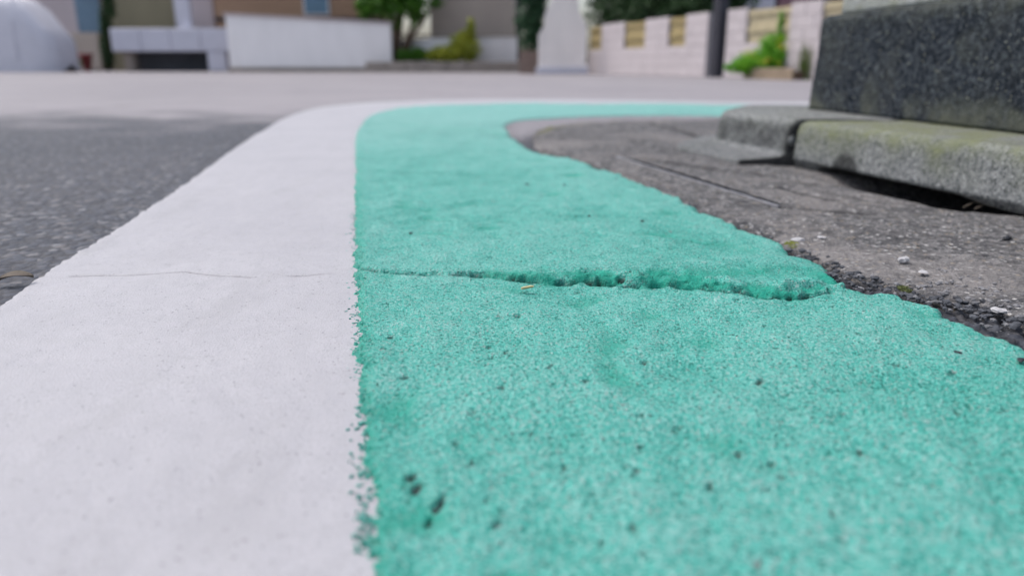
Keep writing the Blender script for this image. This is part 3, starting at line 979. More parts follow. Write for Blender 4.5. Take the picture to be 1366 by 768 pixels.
o.location, o.rotation_euler = (gx - 0.005, gy, 0.003), (0.08, 0, 0.35)
tag(o, 'dry tan leaf on the asphalt beside the white line', 'leaf')
for k, (p0, p1, p2) in enumerate([((1285, 279), (1300, 275), (1326, 279)), ((1300, 281), (1318, 277), (1334, 276))]):
    bm = bmesh.new()
    P = [Vector((*gp(*q, -0.002), 0.001 + 0.004 * (n % 2))) for n, q in enumerate((p0, p1, p2))]
    bm_tube(bm, P, 0.0011, 5)
    tag(bm_obj('dry_twig', bm, M['dry_leaf']), ['thin dry twig under the kerb at the gutter hole, left one', 'thin dry twig under the kerb at the gutter hole, right one'][k], 'twig', 'twigs under the kerb')

# flecks of green coating spattered on the white line
rs = random.Random(9)
V, F = [], []
wi = np.array(W_IN)
for k in range(420):
    yv = 0.27 * math.exp(rs.random() * 1.35)
    xv = np.interp(yv, wi[:60, 1], wi[:60, 0]) - abs(rs.gauss(0, 0.0042)) + 0.001
    r = rs.uniform(0.0003, 0.0011) * (1.0 if rs.random() < 0.9 else 1.6)
    n = 7
    i = len(V)
    st, sa = rs.uniform(1.0, 2.2), rs.gauss(0, 0.5)
    for lv, zz in ((1.0, 0.0012), (0.72, 0.0030 + r * 0.25)):
        for q in range(n):
            if lv == 1.0:
                wob_ = rs.uniform(0.55, 1.3)
                a_ = (r * st * wob_ * math.cos(q / n * 6.283), r * wob_ * math.sin(q / n * 6.283))
                V.append((xv + a_[0] * math.cos(sa) - a_[1] * math.sin(sa), yv + a_[0] * math.sin(sa) + a_[1] * math.cos(sa), zz))
            else:
                V.append((xv + (V[i + q][0] - xv) * lv, yv + (V[i + q][1] - yv) * lv, zz))
    F += [(i + q, i + (q + 1) % n, i + n + (q + 1) % n, i + n + q) for q in range(n)]
    F.append(tuple(i + n + q for q in range(n)))
me = bpy.data.meshes.new('green_spatter')
me.from_pydata(V, [], F)
tag(link('green_spatter', me, M['green']), 'specks of green coating scattered on the white line edge', 'paint specks', kind='stuff')


# ================================================================== FOLIAGE
def m_leaf(name, dark, light, tip=None):
    t = NT(name, 0.55, 0.35)
    c = t.ramp(t.noise(3.5, 4, 0.6), [(0.3, dark), (0.7, light)])
    c = t.mix(t.math('MULTIPLY', t.noise(45, 2, 0.6), 0.5), c, tip or tuple(v * 0.7 for v in dark))
    t.color(c)
    t.b.inputs['Subsurface Weight'].default_value = 0.0
    tr = t.n('ShaderNodeBsdfTranslucent')
    t.set(tr, 'Color', c)
    ms = t.n('ShaderNodeMixShader')
    ms.inputs[0].default_value = 0.3
    t.t.links.new(t.b.outputs[0], ms.inputs[1])
    t.t.links.new(tr.outputs[0], ms.inputs[2])
    t.t.links.new(ms.outputs[0], t.t.nodes['Material Output'].inputs['Surface'])
    return t.m


M['leaf_tree'] = m_leaf('tree_leaf', (0.045, 0.15, 0.012), (0.11, 0.27, 0.02))
M['leaf_hedge'] = m_leaf('hedge_leaf', (0.018, 0.052, 0.016), (0.045, 0.10, 0.03))
M['leaf_bush'] = m_leaf('bush_leaf', (0.03, 0.085, 0.04), (0.06, 0.14, 0.065))
M['leaf_yellow'] = m_leaf('yellow_leaf', (0.24, 0.30, 0.025), (0.48, 0.48, 0.05))
M['leaf_flower'] = m_leaf('flower_leaf', (0.10, 0.36, 0.015), (0.24, 0.55, 0.03))
M['leaf_grass'] = m_leaf('grass_leaf', (0.10, 0.16, 0.04), (0.22, 0.24, 0.09))
M['petal'] = plain('yellow_petal', (0.80, 0.58, 0.08), 0.15, 60, 0.6)
M['bark'] = plain('bark', (0.12, 0.085, 0.06), 0.35, 14, 0.9, 0.2, 0.01, 50)


def leaves(name, blobs, n, size, mat, parent, seed, elong=1.7):
    """blobs: (x, y, z, rx, ry, rz); leaves lie mostly near the shell with gaps"""
    rnd = np.random.default_rng(seed)
    vol = np.array([b[3] * b[4] + b[3] * b[5] + b[4] * b[5] for b in blobs])
    bi = rnd.choice(len(blobs), n, p=vol / vol.sum())
    B = np.array(blobs)[bi]
    d = rnd.normal(size=(n, 3))
    d /= np.linalg.norm(d, axis=1)[:, None]
    r = rnd.random(n) ** 0.45 * (1 + 0.18 * np.sin(d[:, 0] * 7 + bi) * np.cos(d[:, 2] * 9))
    C = B[:, :3] + d * B[:, 3:] * r[:, None]
    C[:, 2] = np.maximum(C[:, 2], 0.02)
    nrm = d + rnd.normal(size=(n, 3)) * 0.7 + np.array([0, 0, 0.4])
    nrm /= np.linalg.norm(nrm, axis=1)[:, None]
    t = np.cross(nrm, rnd.normal(size=(n, 3)))
    t /= np.linalg.norm(t, axis=1)[:, None]
    b_ = np.cross(nrm, t)
    s = size * rnd.uniform(0.6, 1.3, n)[:, None]
    V = np.stack([C - t * s * elong * 0.5, C - b_ * s * 0.42 + nrm * s * 0.1, C + t * s * elong * 0.5, C + b_ * s * 0.42 + nrm * s * 0.1], 1).reshape(-1, 3)
    Q = np.arange(n * 4).reshape(-1, 4)
    return np_mesh(name, V, Q, mat, parent, smooth=False)


def stems(name, base, tips, r, mat, parent, seed=0):
    rnd = random.Random(seed)
    bm = bmesh.new()
    for tp in tips:
        m = [base[q] * 0.5 + tp[q] * 0.5 + rnd.uniform(-0.06, 0.06) for q in range(3)]
        bm_tube(bm, [base, m, tp], [r, r * 0.7, r * 0.35], 6)
    return bm_obj(name, bm, mat, parent, True)


# ================================================================== BLOCK WALLS ON THE RIGHT
M['block'] = plain('pale_block', (0.50, 0.455, 0.468), 0.08, 3.0, 0.9, 0.2, 0.002, 160)
M['mortar'] = plain('mortar', (0.40, 0.37, 0.37), 0.10, 8, 0.9)
M['tile'] = plain('tan_ornament', (0.36, 0.29, 0.15), 0.18, 8, 0.85, 0.2, 0.003, 60)
M['tile_pale'] = plain('pale_ornament', (0.46, 0.40, 0.27), 0.15, 8, 0.85, 0.2, 0.003, 60)
M['dark_metal'] = plain('dark_post_paint', (0.030, 0.030, 0.042), 0.2, 5, 0.5, 0.4)
_blk = {}


def block_mesh(w, h, t):
    key = (round(w, 3), round(h, 3), round(t, 3))
    if key not in _blk:
        bm = bmesh.new()
        bm_box(bm, (0, 0, 0), (w, t, h), 0, 0.006)
        me = bpy.data.meshes.new('block')
        bmesh.ops.recalc_face_normals(bm, faces=bm.faces)
        bm.to_mesh(me)
        bm.free()
        me.materials.append(M['block'])
        _blk[key] = me
    return _blk[key]


def block_wall(name, P0, P1, courses, ch, heights, T, label):
    """heights(u) -> number of courses at distance u along the wall; blocks laid in running bond"""
    L = math.dist(P0, P1)
    ang = math.atan2(P1[1] - P0[1], P1[0] - P0[0])
    w = empty(name, (P0[0], P0[1], 0))
    w.rotation_euler = (0, 0, ang)
    tag(w, label, 'wall', 'pale block walls across the road')
    core = bmesh.new()
    bw = 0.39
    for c in range(courses):
        u = -bw / 2 if c % 2 else 0.0
        while u < L - 0.01:
            a, b = max(u, 0), min(u + bw, L)
            # clip the block to where this course exists
            segs = []
            st = None
            n = max(2, int((b - a) / 0.01))
            for k in range(n + 1):
                q = a + (b - a) * k / n
                ok = heights(q) > c + 0.5
                if ok and st is None:
                    st = q
                if st is not None and (not ok or k == n):
                    if q - st > 0.05:
                        segs.append((st, q))
                    st = None
            for s0, s1 in segs:
                me = block_mesh(s1 - s0 - 0.008, ch - 0.008, T)
                o = bpy.data.objects.new('block', me)
                COL.objects.link(o)
                o.parent = w
                o.location = ((s0 + s1) / 2, 0, (c + 0.5) * ch)
                bm_box(core, ((s0 + s1) / 2, 0, (c + 0.5) * ch), (s1 - s0 - 0.001 * c - 0.002, T - 0.016, ch - 0.001))
            u += bw
    bm_obj('mortar', core, M['mortar'], w)
    return w, L, ang


def rows_of(px_list, P0, P1, Lw):
    """photo columns -> distances along a wall line"""
    out = []
    for px in px_list:
        k = (px - 683) / FPX
        # ray X = k * depth, depth ~ Y*CP + ... use ground row
        best = min(np.linspace(0, 1, 801), key=lambda t: abs(683 + FPX * (P0[0] + (P1[0] - P0[0]) * t) / ((P0[1] + (P1[1] - P0[1]) * t) * CP + CAM_H * SP) - px))
        out.append(best * Lw)
    return out


WA0, WA1 = (1.72, 17.2), (3.17, 12.62)
LA = math.dist(WA0, WA1)
cols = rows_of([780, 804, 834, 861, 892, 914, 952], WA0, WA1, LA)


def hA(u):
    k = sum(u >= c for c in cols)
    return 3 if k in (1, 3, 5) else 6


wA, LA, angA = block_wall('block_wall', WA0, WA1, 6, 0.165, hA, 0.12, 'long pale pink block wall below the dark hedge')


def ornament(parent, u0, u1, z0, z1, mat, seed):
    """openwork screen block let into the wall: frame, scalloped middle rail and tubes"""
    w, h = u1 - u0 - 0.012, z1 - z0 - 0.012
    bm = bmesh.new()
    cx, cz = (u0 + u1) / 2, (z0 + z1) / 2
    bm_box(bm, (cx, 0.02, cz), (w, 0.05, h))
    for k in range(2):
        zc_ = z0 + h * (0.25 + 0.5 * k)
        bm_box(bm, (cx, -0.018, zc_ + h * 0.17), (w, 0.03, h * 0.10))
        nsc = max(2, int(w / 0.09))
        for q in range(nsc):
            xx = u0 + 0.006 + (q + 0.5) * w / nsc
            pts = [(xx + w / nsc * 0.42 * math.cos(a_), zc_ + h * 0.12 - 0.03 * abs(math.sin(a_))) for a_ in np.linspace(math.pi, 2 * math.pi, 7)]
            bm_prism(bm, pts + [(xx + w / nsc * 0.42, zc_ + h * 0.14), (xx - w / nsc * 0.42, zc_ + h * 0.14)], -0.033, -0.006)
    return bm_obj('ornamental_panel', bm, mat, parent)


for a_, b_ in ((0, 1), (2, 3), (4, 5)):
    ornament(wA, cols[a_], cols[b_], 0.495, 0.97, M['tile'], a_)

WB0, WB1 = (3.34, 12.15), (4.55, 8.6)
LB = math.dist(WB0, WB1)
colsB = rows_of([962, 994, 1050, 1091], WB0, WB1, LB)


def hB(u):
    return 3 if colsB[1] <= u < colsB[2] or u >= colsB[3] else 6


wB, LB, angB = block_wall('block_wall', WB0, WB1, 6, 0.165, hB, 0.12, 'shorter pale block wall behind the yellow-flowered plant')
ornament(wB, colsB[1], colsB[2], 0.495, 0.96, M['tile_pale'], 11)
ornament(wB, colsB[3], LB, 0.495, 0.96, M['tile_pale'], 12)

# dark post in the gap
gx, gy = 3.22, 12.30
o = empty('gate_post', (gx, gy, 0))
tag(o, 'dark slender gate post in the gap between the block walls', 'post')
put(box('post', (gx, gy, 0.62), (0.20, 0.16, 1.24), M['dark_metal'], None, angB, 0.008), o)
put(box('cap', (gx, gy, 1.26), (0.23, 0.19, 0.035), M['dark_metal'], None, angB, 0.006), o)
# dark entrance building behind the gap, with a pale panel and a mauve panel
def house(name, x0, x1, y0, y1, zw, mat, roofm, label, ridge='X', rh=1.8, ov=0.4):
    h = empty(name, ((x0 + x1) / 2, y0, 0))
    tag(h, label, 'house')
    put(box('wall', ((x0 + x1) / 2, (y0 + y1) / 2, zw / 2), (x1 - x0, y1 - y0, zw), mat), h)
    bm = bmesh.new()
    if ridge == 'X':
        yc_ = (y0 + y1) / 2
        bm_prism(bm, [(y0 - ov, zw), (y0 - ov, zw + 0.14), (yc_, zw + rh), (y1 + ov, zw + 0.14), (y1 + ov, zw)], x0 - ov, x1 + ov, 'X')
    else:
        xc = (x0 + x1) / 2
        bm_prism(bm, [(x0 - ov, zw), (x0 - ov, zw + 0.14), (xc, zw + rh), (x1 + ov, zw + 0.14), (x1 + ov, zw)], y0 - ov, y1 + ov, 'Y')
    put(bm_obj('roof', bm, roofm), h)
    return h


M['roof'] = plain('grey_roof_tile', (0.10, 0.10, 0.11), 0.2, 4, 0.6, 0.4, 0.01, 12)
M['glass'] = plain('window_glass', (0.10, 0.20, 0.30), 0.15, 1.2, 0.12, 0.6)
M['frame'] = plain('window_frame', (0.55, 0.56, 0.58), 0.05, 4, 0.4, 0.5)
M['navy'] = plain('dark_navy_siding', (0.022, 0.022, 0.034), 0.25, 3, 0.7)
M['pale_panel'] = plain('pale_lilac_panel', (0.55, 0.55, 0.62), 0.06, 3, 0.6)
M['mauve'] = plain('mauve_panel', (0.24, 0.13, 0.15), 0.12, 3, 0.7)
M['cream'] = plain('cream_board', (0.82, 0.77, 0.74), 0.08, 2.5, 0.75, 0.3, 0.002, 40, True)
M['rend_white'] = plain('white_render', (0.84, 0.815, 0.81), 0.08, 1.6, 0.85, 0.2, 0.002, 80, True)
M['rend_beige'] = plain('beige_render', (0.44, 0.38, 0.33), 0.12, 1.2, 0.85, 0.2, 0.002, 80, True)
M['rend_pink'] = plain('pinkish_render', (0.48, 0.42, 0.43), 0.10, 1.2, 0.85, 0.2, 0.002, 80, True)
M['rend_olive'] = plain('olive_render', (0.25, 0.225, 0.15), 0.15, 1.2, 0.85, 0.2, 0.002, 80, True)
M['kerb_tan'] = plain('tan_planter_concrete', (0.30, 0.265, 0.235), 0.15, 2.5, 0.9, 0.2, 0.004, 60)
M['wood'] = plain('planter_wood', (0.30, 0.235, 0.17), 0.2, 12, 0.8, 0.2, 0.003, 40)
M['red_pot'] = plain('red_glaze', (0.20, 0.025, 0.03), 0.2, 8, 0.45, 0.4)
M['blue_door'] = plain('blue_grey_door', (0.13, 0.21, 0.29), 0.12, 4, 0.5, 0.4)


def window(h, x0, x1, z0, z1, yf, name='window', gm='glass'):
    w = put(box(name, ((x0 + x1) / 2, yf - 0.02, (z0 + z1) / 2), (x1 - x0, 0.06, z1 - z0), M['frame'], None, 0, 0.01), h)
    g_ = box('pane', ((x0 + x1) / 2, yf - 0.052, (z0 + z1) / 2), (x1 - x0 - 0.1, 0.012, z1 - z0 - 0.1), M[gm])
    g_.parent = w
    g_.matrix_parent_inverse = (Matrix.Translation(h.location)).inverted()
    g_.matrix_parent_inverse = Matrix.Identity(4)
    g_.location = (0, 0, 0)
    return w


def m_siding(name, c0, c1, n):
    t = NT(name, 0.7, 0.3)
    wv = t.n('ShaderNodeTexWave', wave_type='BANDS', bands_direction='Z', wave_profile='SAW')
    t.set(wv, 'Vector', t.pos)
    wv.inputs['Scale'].default_value = n
    c = t.mix(t.noise(2.0, 4, 0.6, vec=t.scaled((0.6, 1, 5))), c0, c1)
    t.color(c)
    t.normal(t.bump(wv.outputs['Fac'], 0.02, 0.8))
    return t.m


M['siding'] = m_siding('brown_siding', (0.27, 0.17, 0.11), (0.38, 0.25, 0.165), 1.7)

hN = house('house', 3.42, 9.5, 14.6, 21, 4.8, M['navy'], M['roof'], 'dark navy house behind the gate post and hedge')
X0, _ = at(993, 10, 14.6)
X1, _ = at(1032, 10, 14.6)
put(box('shutter_panel', ((X0 + X1) / 2, 14.56, 1.55), (X1 - X0, 0.06, 1.4), M['pale_panel'], None, 0, 0.01), hN)
X0, _ = at(1036, 10, 14.6)
X1, _ = at(1078, 10, 14.6)
put(box('door', ((X0 + X1) / 2, 14.56, 1.05), (X1 - X0, 0.05, 2.0), M['mauve'], None, 0, 0.01), hN)

# flowering plant in a low planter by the second wall
pl = empty('planter', (3.95, 10.35, 0))
tag(pl, 'low tan wooden planter at the foot of the block wall', 'planter')
dB = Vector((math.cos(angB), math.sin(angB), 0))
nB_ = Vector((dB.y, -dB.x, 0))
nB_ = nB_ if nB_.y < 0 else -nB_
base = Vector(gp(992, 105.5)).to_3d()
pl.location = base
tipv = base + dB * 1.05
for k, (z0, z1) in enumerate(((0.0, 0.075), (0.079, 0.15))):
    c = base + dB * 0.525
    put(box('board', (c.x, c.y, (z0 + z1) / 2), (1.05, 0.03, z1 - z0), M['wood'], None, angB, 0.004), pl)
soil = box('soil', (c.x - nB_.x * 0.10, c.y - nB_.y * 0.10, 0.06), (1.03, 0.165, 0.12), M['bark'], None, angB)
put(soil, pl)
fp = empty('flowering_plant', (base.x, base.y, 0.12))
tag(fp, 'bright green bush with small yellow flowers by the block wall', 'plant')


def bl(px, py, dep, rxp, rzp, ry_=None):
    x, z = at(px, py, dep)
    s = dep / FPX * 1.02
    return (x, dep, z, rxp * s, ry_ or rxp * s * 0.8, rzp * s)


fb = [bl(1000, 84, 11.0, 18, 14), bl(1025, 80, 10.9, 24, 20), bl(1042, 78, 10.85, 16, 18), bl(1030, 60, 10.9, 16, 14), bl(1046, 62, 10.9, 14, 13), bl(1043, 38, 10.95, 6, 22), bl(1053, 42, 10.95, 5, 10), bl(984, 88, 11.05, 11, 10), bl(972, 90, 11.1, 6, 5)]
put(leaves('foliage', fb, 4200, 0.036, M['leaf_flower'], None, 4), fp)
put(stems('stem', (fb[1][0], 10.9, 0.1), [(q[0], q[1], q[2]) for q in fb], 0.010, M['leaf_flower'], None, 2), fp)
fl = [bl(1012, 84, 10.7, 6, 2), bl(1026, 81, 10.68, 10, 5), bl(1040, 84, 10.68, 8, 2), bl(1000, 70, 10.8, 14, 7), bl(1012, 62, 10.75, 7, 5), bl(1045, 58, 10.7, 10, 12), bl(1050, 28, 10.85, 4, 4)]
pe = put(leaves('flower_petals', fl, 150, 0.018, M['petal'], None, 6, 1.1), fp)
pe['kind'] = 'stuff'

# grass tuft right of it
gt = empty('grass_tuft', (*at(1072, 98, 10.3)[:1], 10.3, 0.0))
tag(gt, 'tuft of upright grass between the flowering plant and the corner wall', 'grass')
rnd = random.Random(3)
bm = bmesh.new()
for k in range(70):
    x0 = gt.location.x + rnd.gauss(0, 0.045)
    y0 = 10.3 + rnd.gauss(0, 0.04)
    h = rnd.uniform(0.25, 0.55)
    lx, ly = rnd.gauss(0, 0.06), rnd.gauss(0, 0.05)
    w = 0.006
    v = [bm.verts.new(p) for p in ((x0 - w, y0, 0), (x0 + w, y0, 0), (x0 + lx * 0.4 + w * 0.8, y0 + ly * 0.4, h * 0.6), (x0 + lx * 0.4 - w * 0.8, y0 + ly * 0.4, h * 0.6), (x0 + lx, y0 + ly, h))]
    bm.faces.new(v[:4])
    bm.faces.new((v[3], v[2], v[4]))
put(bm_obj('blades', bm, M['leaf_grass']), gt)

# hedge behind the first wall
hg = empty('hedge', (2.8, 15.6, 0))
tag(hg, 'long dark green hedge above the pale block wall', 'hedge')
hb = []
for k in range(15):
    t = k / 14
    x = 1.72 + 1.75 * t
    y_ = 17.1 - 4.3 * t
    hb.append((x + 0.25, y_ + 0.35, 1.45 + 0.1 * math.sin(k * 2.1), 0.42, 0.5, 0.72))
hb += [(2.15, 17.2, 2.2, 0.45, 0.5, 0.7), (3.3, 15.0, 2.3, 0.6, 0.7, 0.6)]
put(leaves('foliage', hb, 9000, 0.075, M['leaf_hedge'], None, 8), hg)
put(stems('trunk', (2.9, 15.9, 0), [(q[0], q[1], q[2]) for q in hb[::2]], 0.035, M['bark'], None, 3), hg)

# cream boarded gate panel with sloping shoulders
cp = empty('board_panel', (at(750, 98, 16.6)[0], 16.6, 0))
tag(cp, 'tall cream board screen with sloping shoulders left of the block wall', 'screen')
edges = [718, 726, 735, 744, 753, 762, 771, 782]
tops = [48, 20, -14, -40, -40, -18, 14]
tops2 = [34, 0, -32, -40, -32, 4, 34]
for k in range(7):
    xa, xb = at(edges[k], 60, 16.6)[0], at(edges[k + 1], 60, 16.6)[0]
    za_, zb_ = at(0, tops[k], 16.6)[1], at(0, tops2[k], 16.6)[1]
    put(prism('board', [(xa + 0.004, 0.14), (xb - 0.004, 0.14), (xb - 0.004, zb_), (xa + 0.004, za_)], 16.585 + 0.006 * (k % 2), 16.63, M['cream'], None, 'Y', 0.004), cp)
put(box('footing', ((at(718, 60, 16.6)[0] + at(782, 60, 16.6)[0]) / 2, 16.6, 0.07), (1.1, 0.16, 0.14), M['pale_panel'], None, 0, 0.01), cp)
put(box('rail', (at(750, 60, 16.6)[0], 16.66, 0.5), (1.02, 0.05, 0.08), M['cream'], None, 0, 0.005), cp)

# dark evergreen left of it with a brown brick base
eb = empty('evergreen_bush', (at(712, 95, 17.4)[0], 17.4, 0))
tag(eb, 'tall blue-green bush between the dark drainpipe and cream screen', 'bush')
ebb = [bl(712, 50, 17.4, 20, 18), bl(708, 28, 17.4, 20, 20), bl(716, 8, 17.5, 18, 20), bl(706, -14, 17.5, 22, 22), bl(722, -30, 17.5, 18, 20)]
put(leaves('foliage', ebb, 3600, 0.065, M['leaf_bush'], None, 12), eb)
put(stems('trunk', (ebb[0][0], 17.4, 0.0), [(q[0], q[1], q[2]) for q in ebb], 0.03, M['bark'], None, 5), eb)
M['brick'] = plain('brown_brick', (0.26, 0.19, 0.16), 0.2, 5, 0.9, 0.2, 0.003, 60)
bx0, bx1 = at(693, 80, 17.1)[0], at(719, 80, 17.1)[0]
bp = empty('brick_planter', ((bx0 + bx1) / 2, 17.1, 0))
tag(bp, 'low brown brick bed wall under the blue-green bush', 'planter')
for c in range(6):
    for q in range(3):
        w = (bx1 - bx0) / 2.5
        u0 = bx0 + w * (q - (0.5 if c % 2 else 0))
        a_, b_ = max(u0, bx0), min(u0 + w, bx1)
        if b_ - a_ > 0.03:
            put(box('brick', ((a_ + b_) / 2, 17.1, 0.04 + c * 0.08), (b_ - a_ - 0.008, 0.1, 0.072), M['brick'], None, 0, 0.004), bp)
put(box('mortar', ((bx0 + bx1) / 2, 17.11, 0.235), (bx1 - bx0 - 0.01, 0.085, 0.468), M['mortar']), bp)

# ================================================================== HOUSES AND WALLS ON THE LEFT
YB = 22.0
# beige house with drainpipe
x0, x1 = at(575, 50, YB)[0], at(686, 50, YB)[0]
hb_ = house('house', x0, x1, YB, YB + 6, 5.4, M['rend_beige'], M['roof'], 'beige rendered house behind the yellow shrub')
dp = empty('drainpipe', (at(690, 90, 21.6)[0], 21.6, 0))
tag(dp, 'dark drainpipe at the corner of the beige house', 'drainpipe')
bm = bmesh.new()
bm_tube(bm, [(dp.location.x, 21.75, 0), (dp.location.x, 21.75, 5.2)], 0.07, 10)
put(bm_obj('pipe', bm, M['dark_metal'], None, True), dp)
for z in (0.5, 1.7, 3.2):
    put(box('bracket', (dp.location.x, 21.80, z), (0.18, 0.14, 0.04), M['dark_metal'], None, 0, 0.005), dp)
# pale wall under the beige house
xw0, xw1 = at(535, 60, 21.2)[0], at(690, 60, 21.2)[0]
o = empty('garden_wall', ((xw0 + xw1) / 2, 21.2, 0))
tag(o, 'low pale rendered wall in front of the beige house', 'wall', 'rendered garden walls')
put(prism('panel', [(xw0, 0), (xw1, 0), (xw1, at(0, 47, 21.2)[1]), (xw0, at(0, 53, 21.2)[1])], 21.15, 21.3, M['rend_white'], None, 'Y', 0.01), o)
put(box('coping', ((xw0 + xw1) / 2, 21.22, at(0, 49, 21.2)[1] + 0.02), (xw1 - xw0, 0.22, 0.05), M['kerb_tan'], None, 0, 0.01), o)
# tan planter kerb with the yellow shrub
xk0, xk1 = at(488, 90, 20.2)[0], at(704, 90, 20.2)[0]
o = empty('planter', ((xk0 + xk1) / 2, 20.2, 0))
tag(o, 'long low tan concrete planter edge under the yellow shrub', 'planter')
nk = 8
for k in range(nk):
    w = (xk1 - xk0) / nk
    put(box('edging_block', (xk0 + (k + 0.5) * w, 20.2, 0.13), (w - 0.012, 0.16, 0.26), M['kerb_tan'], None, 0, 0.012), o)
put(box('soil', ((xk0 + xk1) / 2, 20.65, 0.11), (xk1 - xk0 - 0.05, 0.7, 0.22), M['bark']), o)
ys_ = empty('yellow_shrub', (at(600, 80, 20.6)[0], 20.6, 0.2))
tag(ys_, 'yellow-green shrub in the tan planter before the beige house', 'shrub')
yb = [bl(600, 72, 20.6, 24, 12), bl(624, 66, 20.6, 18, 17), bl(612, 60, 20.6, 14, 13), bl(580, 74, 20.6, 16, 8), bl(628, 40, 20.7, 6, 16), bl(622, 52, 20.7, 12, 12)]
put(leaves('foliage', yb, 2800, 0.065, M['leaf_yellow'], None, 14), ys_)
put(stems('stem', (yb[0][0], 20.6, 0.2), [(q[0], q[1], q[2]) for q in yb], 0.02, M['bark'], None, 6), ys_)
gs = empty('low_shrub', (at(550, 80, 20.6)[0], 20.6, 0.2))
tag(gs, 'low deep green shrub left of the yellow shrub', 'shrub')
gb = [bl(540, 74, 20.6, 12, 8), bl(556, 73, 20.6, 14, 9), bl(572, 76, 20.6, 10, 6)]
put(leaves('foliage', gb, 1100, 0.06, M['leaf_tree'], None, 15), gs)
put(stems('stem', (gb[1][0], 20.6, 0.2), [(q[0], q[1], q[2]) for q in gb], 0.015, M['bark'], None, 7), gs)
# small tree
tr = empty('garden_tree', (at(528, 80, 21.0)[0], 20.9, 0))
tag(tr, 'bright green tree over the right end of the white wall', 'tree')
tb = [bl(505, 5, 20.9, 30, 20), bl(530, -4, 20.9, 32, 26), bl(556, 8, 20.9, 20, 18), bl(553, 24, 20.9, 9, 15), bl(500, -26, 21.2, 34, 26), bl(545, -36, 21.2, 40, 30), bl(490, 12, 20.8, 16, 12), bl(580, 4, 20.9, 12, 8), bl(528, 30, 20.9, 8, 14)]
put(leaves('crown', tb, 5200, 0.085, M['leaf_tree'], None, 16), tr)
put(stems('trunk', (tr.location.x, 20.9, 0), [(q[0], q[1], q[2]) for q in tb], 0.09, M['bark'], None, 8), tr)
# white garden wall
xw0, xw1 = at(304, 60, 20.6)[0], at(522, 60, 20.6)[0]
o = empty('garden_wall', ((xw0 + xw1) / 2, 20.6, 0))
tag(o, 'tall white rendered garden wall below the brown house', 'wall', 'rendered garden walls')
zl, zr = at(0, 21, 20.6)[1], at(0, 33, 20.6)[1]
put(prism('panel', [(xw0, 0.12), (xw1, 0.12), (xw1, zr), (xw0, zl)], 20.6, 20.8, M['rend_white'], None, 'Y', 0.012), o)
put(box('plinth', ((xw0 + xw1) / 2, 20.68, 0.06), (xw1 - xw0 + 0.06, 0.3, 0.12), M['kerb_tan'], None, 0, 0.01), o)
ang_ = math.atan2(zr - zl, xw1 - xw0)
bm = bmesh.new()
bm_prism(bm, [(xw0 - 0.04, zl + 0.004), (xw1 + 0.04, zr + 0.004), (xw1 + 0.04, zr + 0.06), (xw0 - 0.04, zl + 0.06)], 20.56, 20.84, 'Y', 0.01)
put(bm_obj('coping', bm, M['rend_pink']), o)
# brown house with a blue window
x0, x1 = at(286, 10, 23)[0], at(480, 10, 23)[0]
hB_ = house('house', x0, x1, 23.0, 29.5, 5.6, M['siding'], M['roof'], 'brown timber house with a blue window above the white wall')
window(hB_, at(405, 10, 23)[0], at(440, 10, 23)[0], 1.55, 2.9, 23.0)
window(hB_, at(320, 10, 23)[0], at(360, 10, 23)[0], 2.6, 3.7, 23.0)
window(hB_, at(330, 10, 23)[0], at(400, 10, 23)[0], 4.0, 5.0, 23.0)
put(box('base_band', ((x0 + x1) / 2, 22.97, 1.44), (x1 - x0 + 0.02, 0.05, 0.1), M['navy'], None, 0, 0.005), hB_)
# olive and grey houses behind the wagon
x0, x1 = at(140, 10, 24)[0], at(232, 10, 24)[0]
hO = house('house', x0, x1, 24, 30, 5.2, M['rend_olive'], M['roof'], 'olive beige house behind the silver wagon')
window(hO, x0 + 0.5, x0 + 1.6, 2.9, 4.0, 24.0)
x0, x1 = at(234, 10, 23.6)[0], at(284, 10, 23.6)[0]
hG = house('house', x0, x1, 23.6, 29, 4.9, M['rend_pink'], M['roof'], 'narrow grey-pink house between the olive and brown houses', 'Y')
put(box('corner_post', (x0 + 0.12, 23.54, 1.8), (0.24, 0.1, 3.6), M['pale_panel'], None, 0, 0.01), hG)
# pinkish house far left with blue-grey door
x0, x1 = at(40, 10, 25)[0], at(136, 10, 25)[0]
hP = house('house', x0, x1, 25, 31, 5.4, M['rend_pink'], M['roof'], 'pinkish house with a blue-grey door at the far left')
xd0, xd1 = at(101, 10, 25)[0], at(136, 10, 25)[0]
put(box('door', ((xd0 + xd1) / 2 - 0.02, 24.96, 2.2), (xd1 - xd0 - 0.06, 0.07, 2.1), M['blue_door'], None, 0, 0.01), hP)
put(box('step', ((xd0 + xd1) / 2, 24.7, 0.58), (xd1 - xd0 + 0.1, 0.6, 1.1), M['rend_beige'], None, 0, 0.02), hP)
window(hP, x0 + 0.3, x0 + 1.2, 3.2, 4.3, 25.0)
# dark hedge slab left of the wagon
dh = empty('dark_shrub', (at(143, 80, 23)[0], 23, 0))
tag(dh, 'narrow dark shrub between the pinkish house and the olive house', 'shrub')
db = [bl(143, 70, 23, 9, 24), bl(141, 35, 23, 8, 22), bl(145, 5, 23, 8, 20)]
put(leaves('foliage', db, 1500, 0.07, M['leaf_hedge'], None, 21), dh)
put(stems('stem', (dh.location.x, 23, 0), [(q[0], q[1], q[2]) for q in db], 0.03, M['bark'], None, 9), dh)
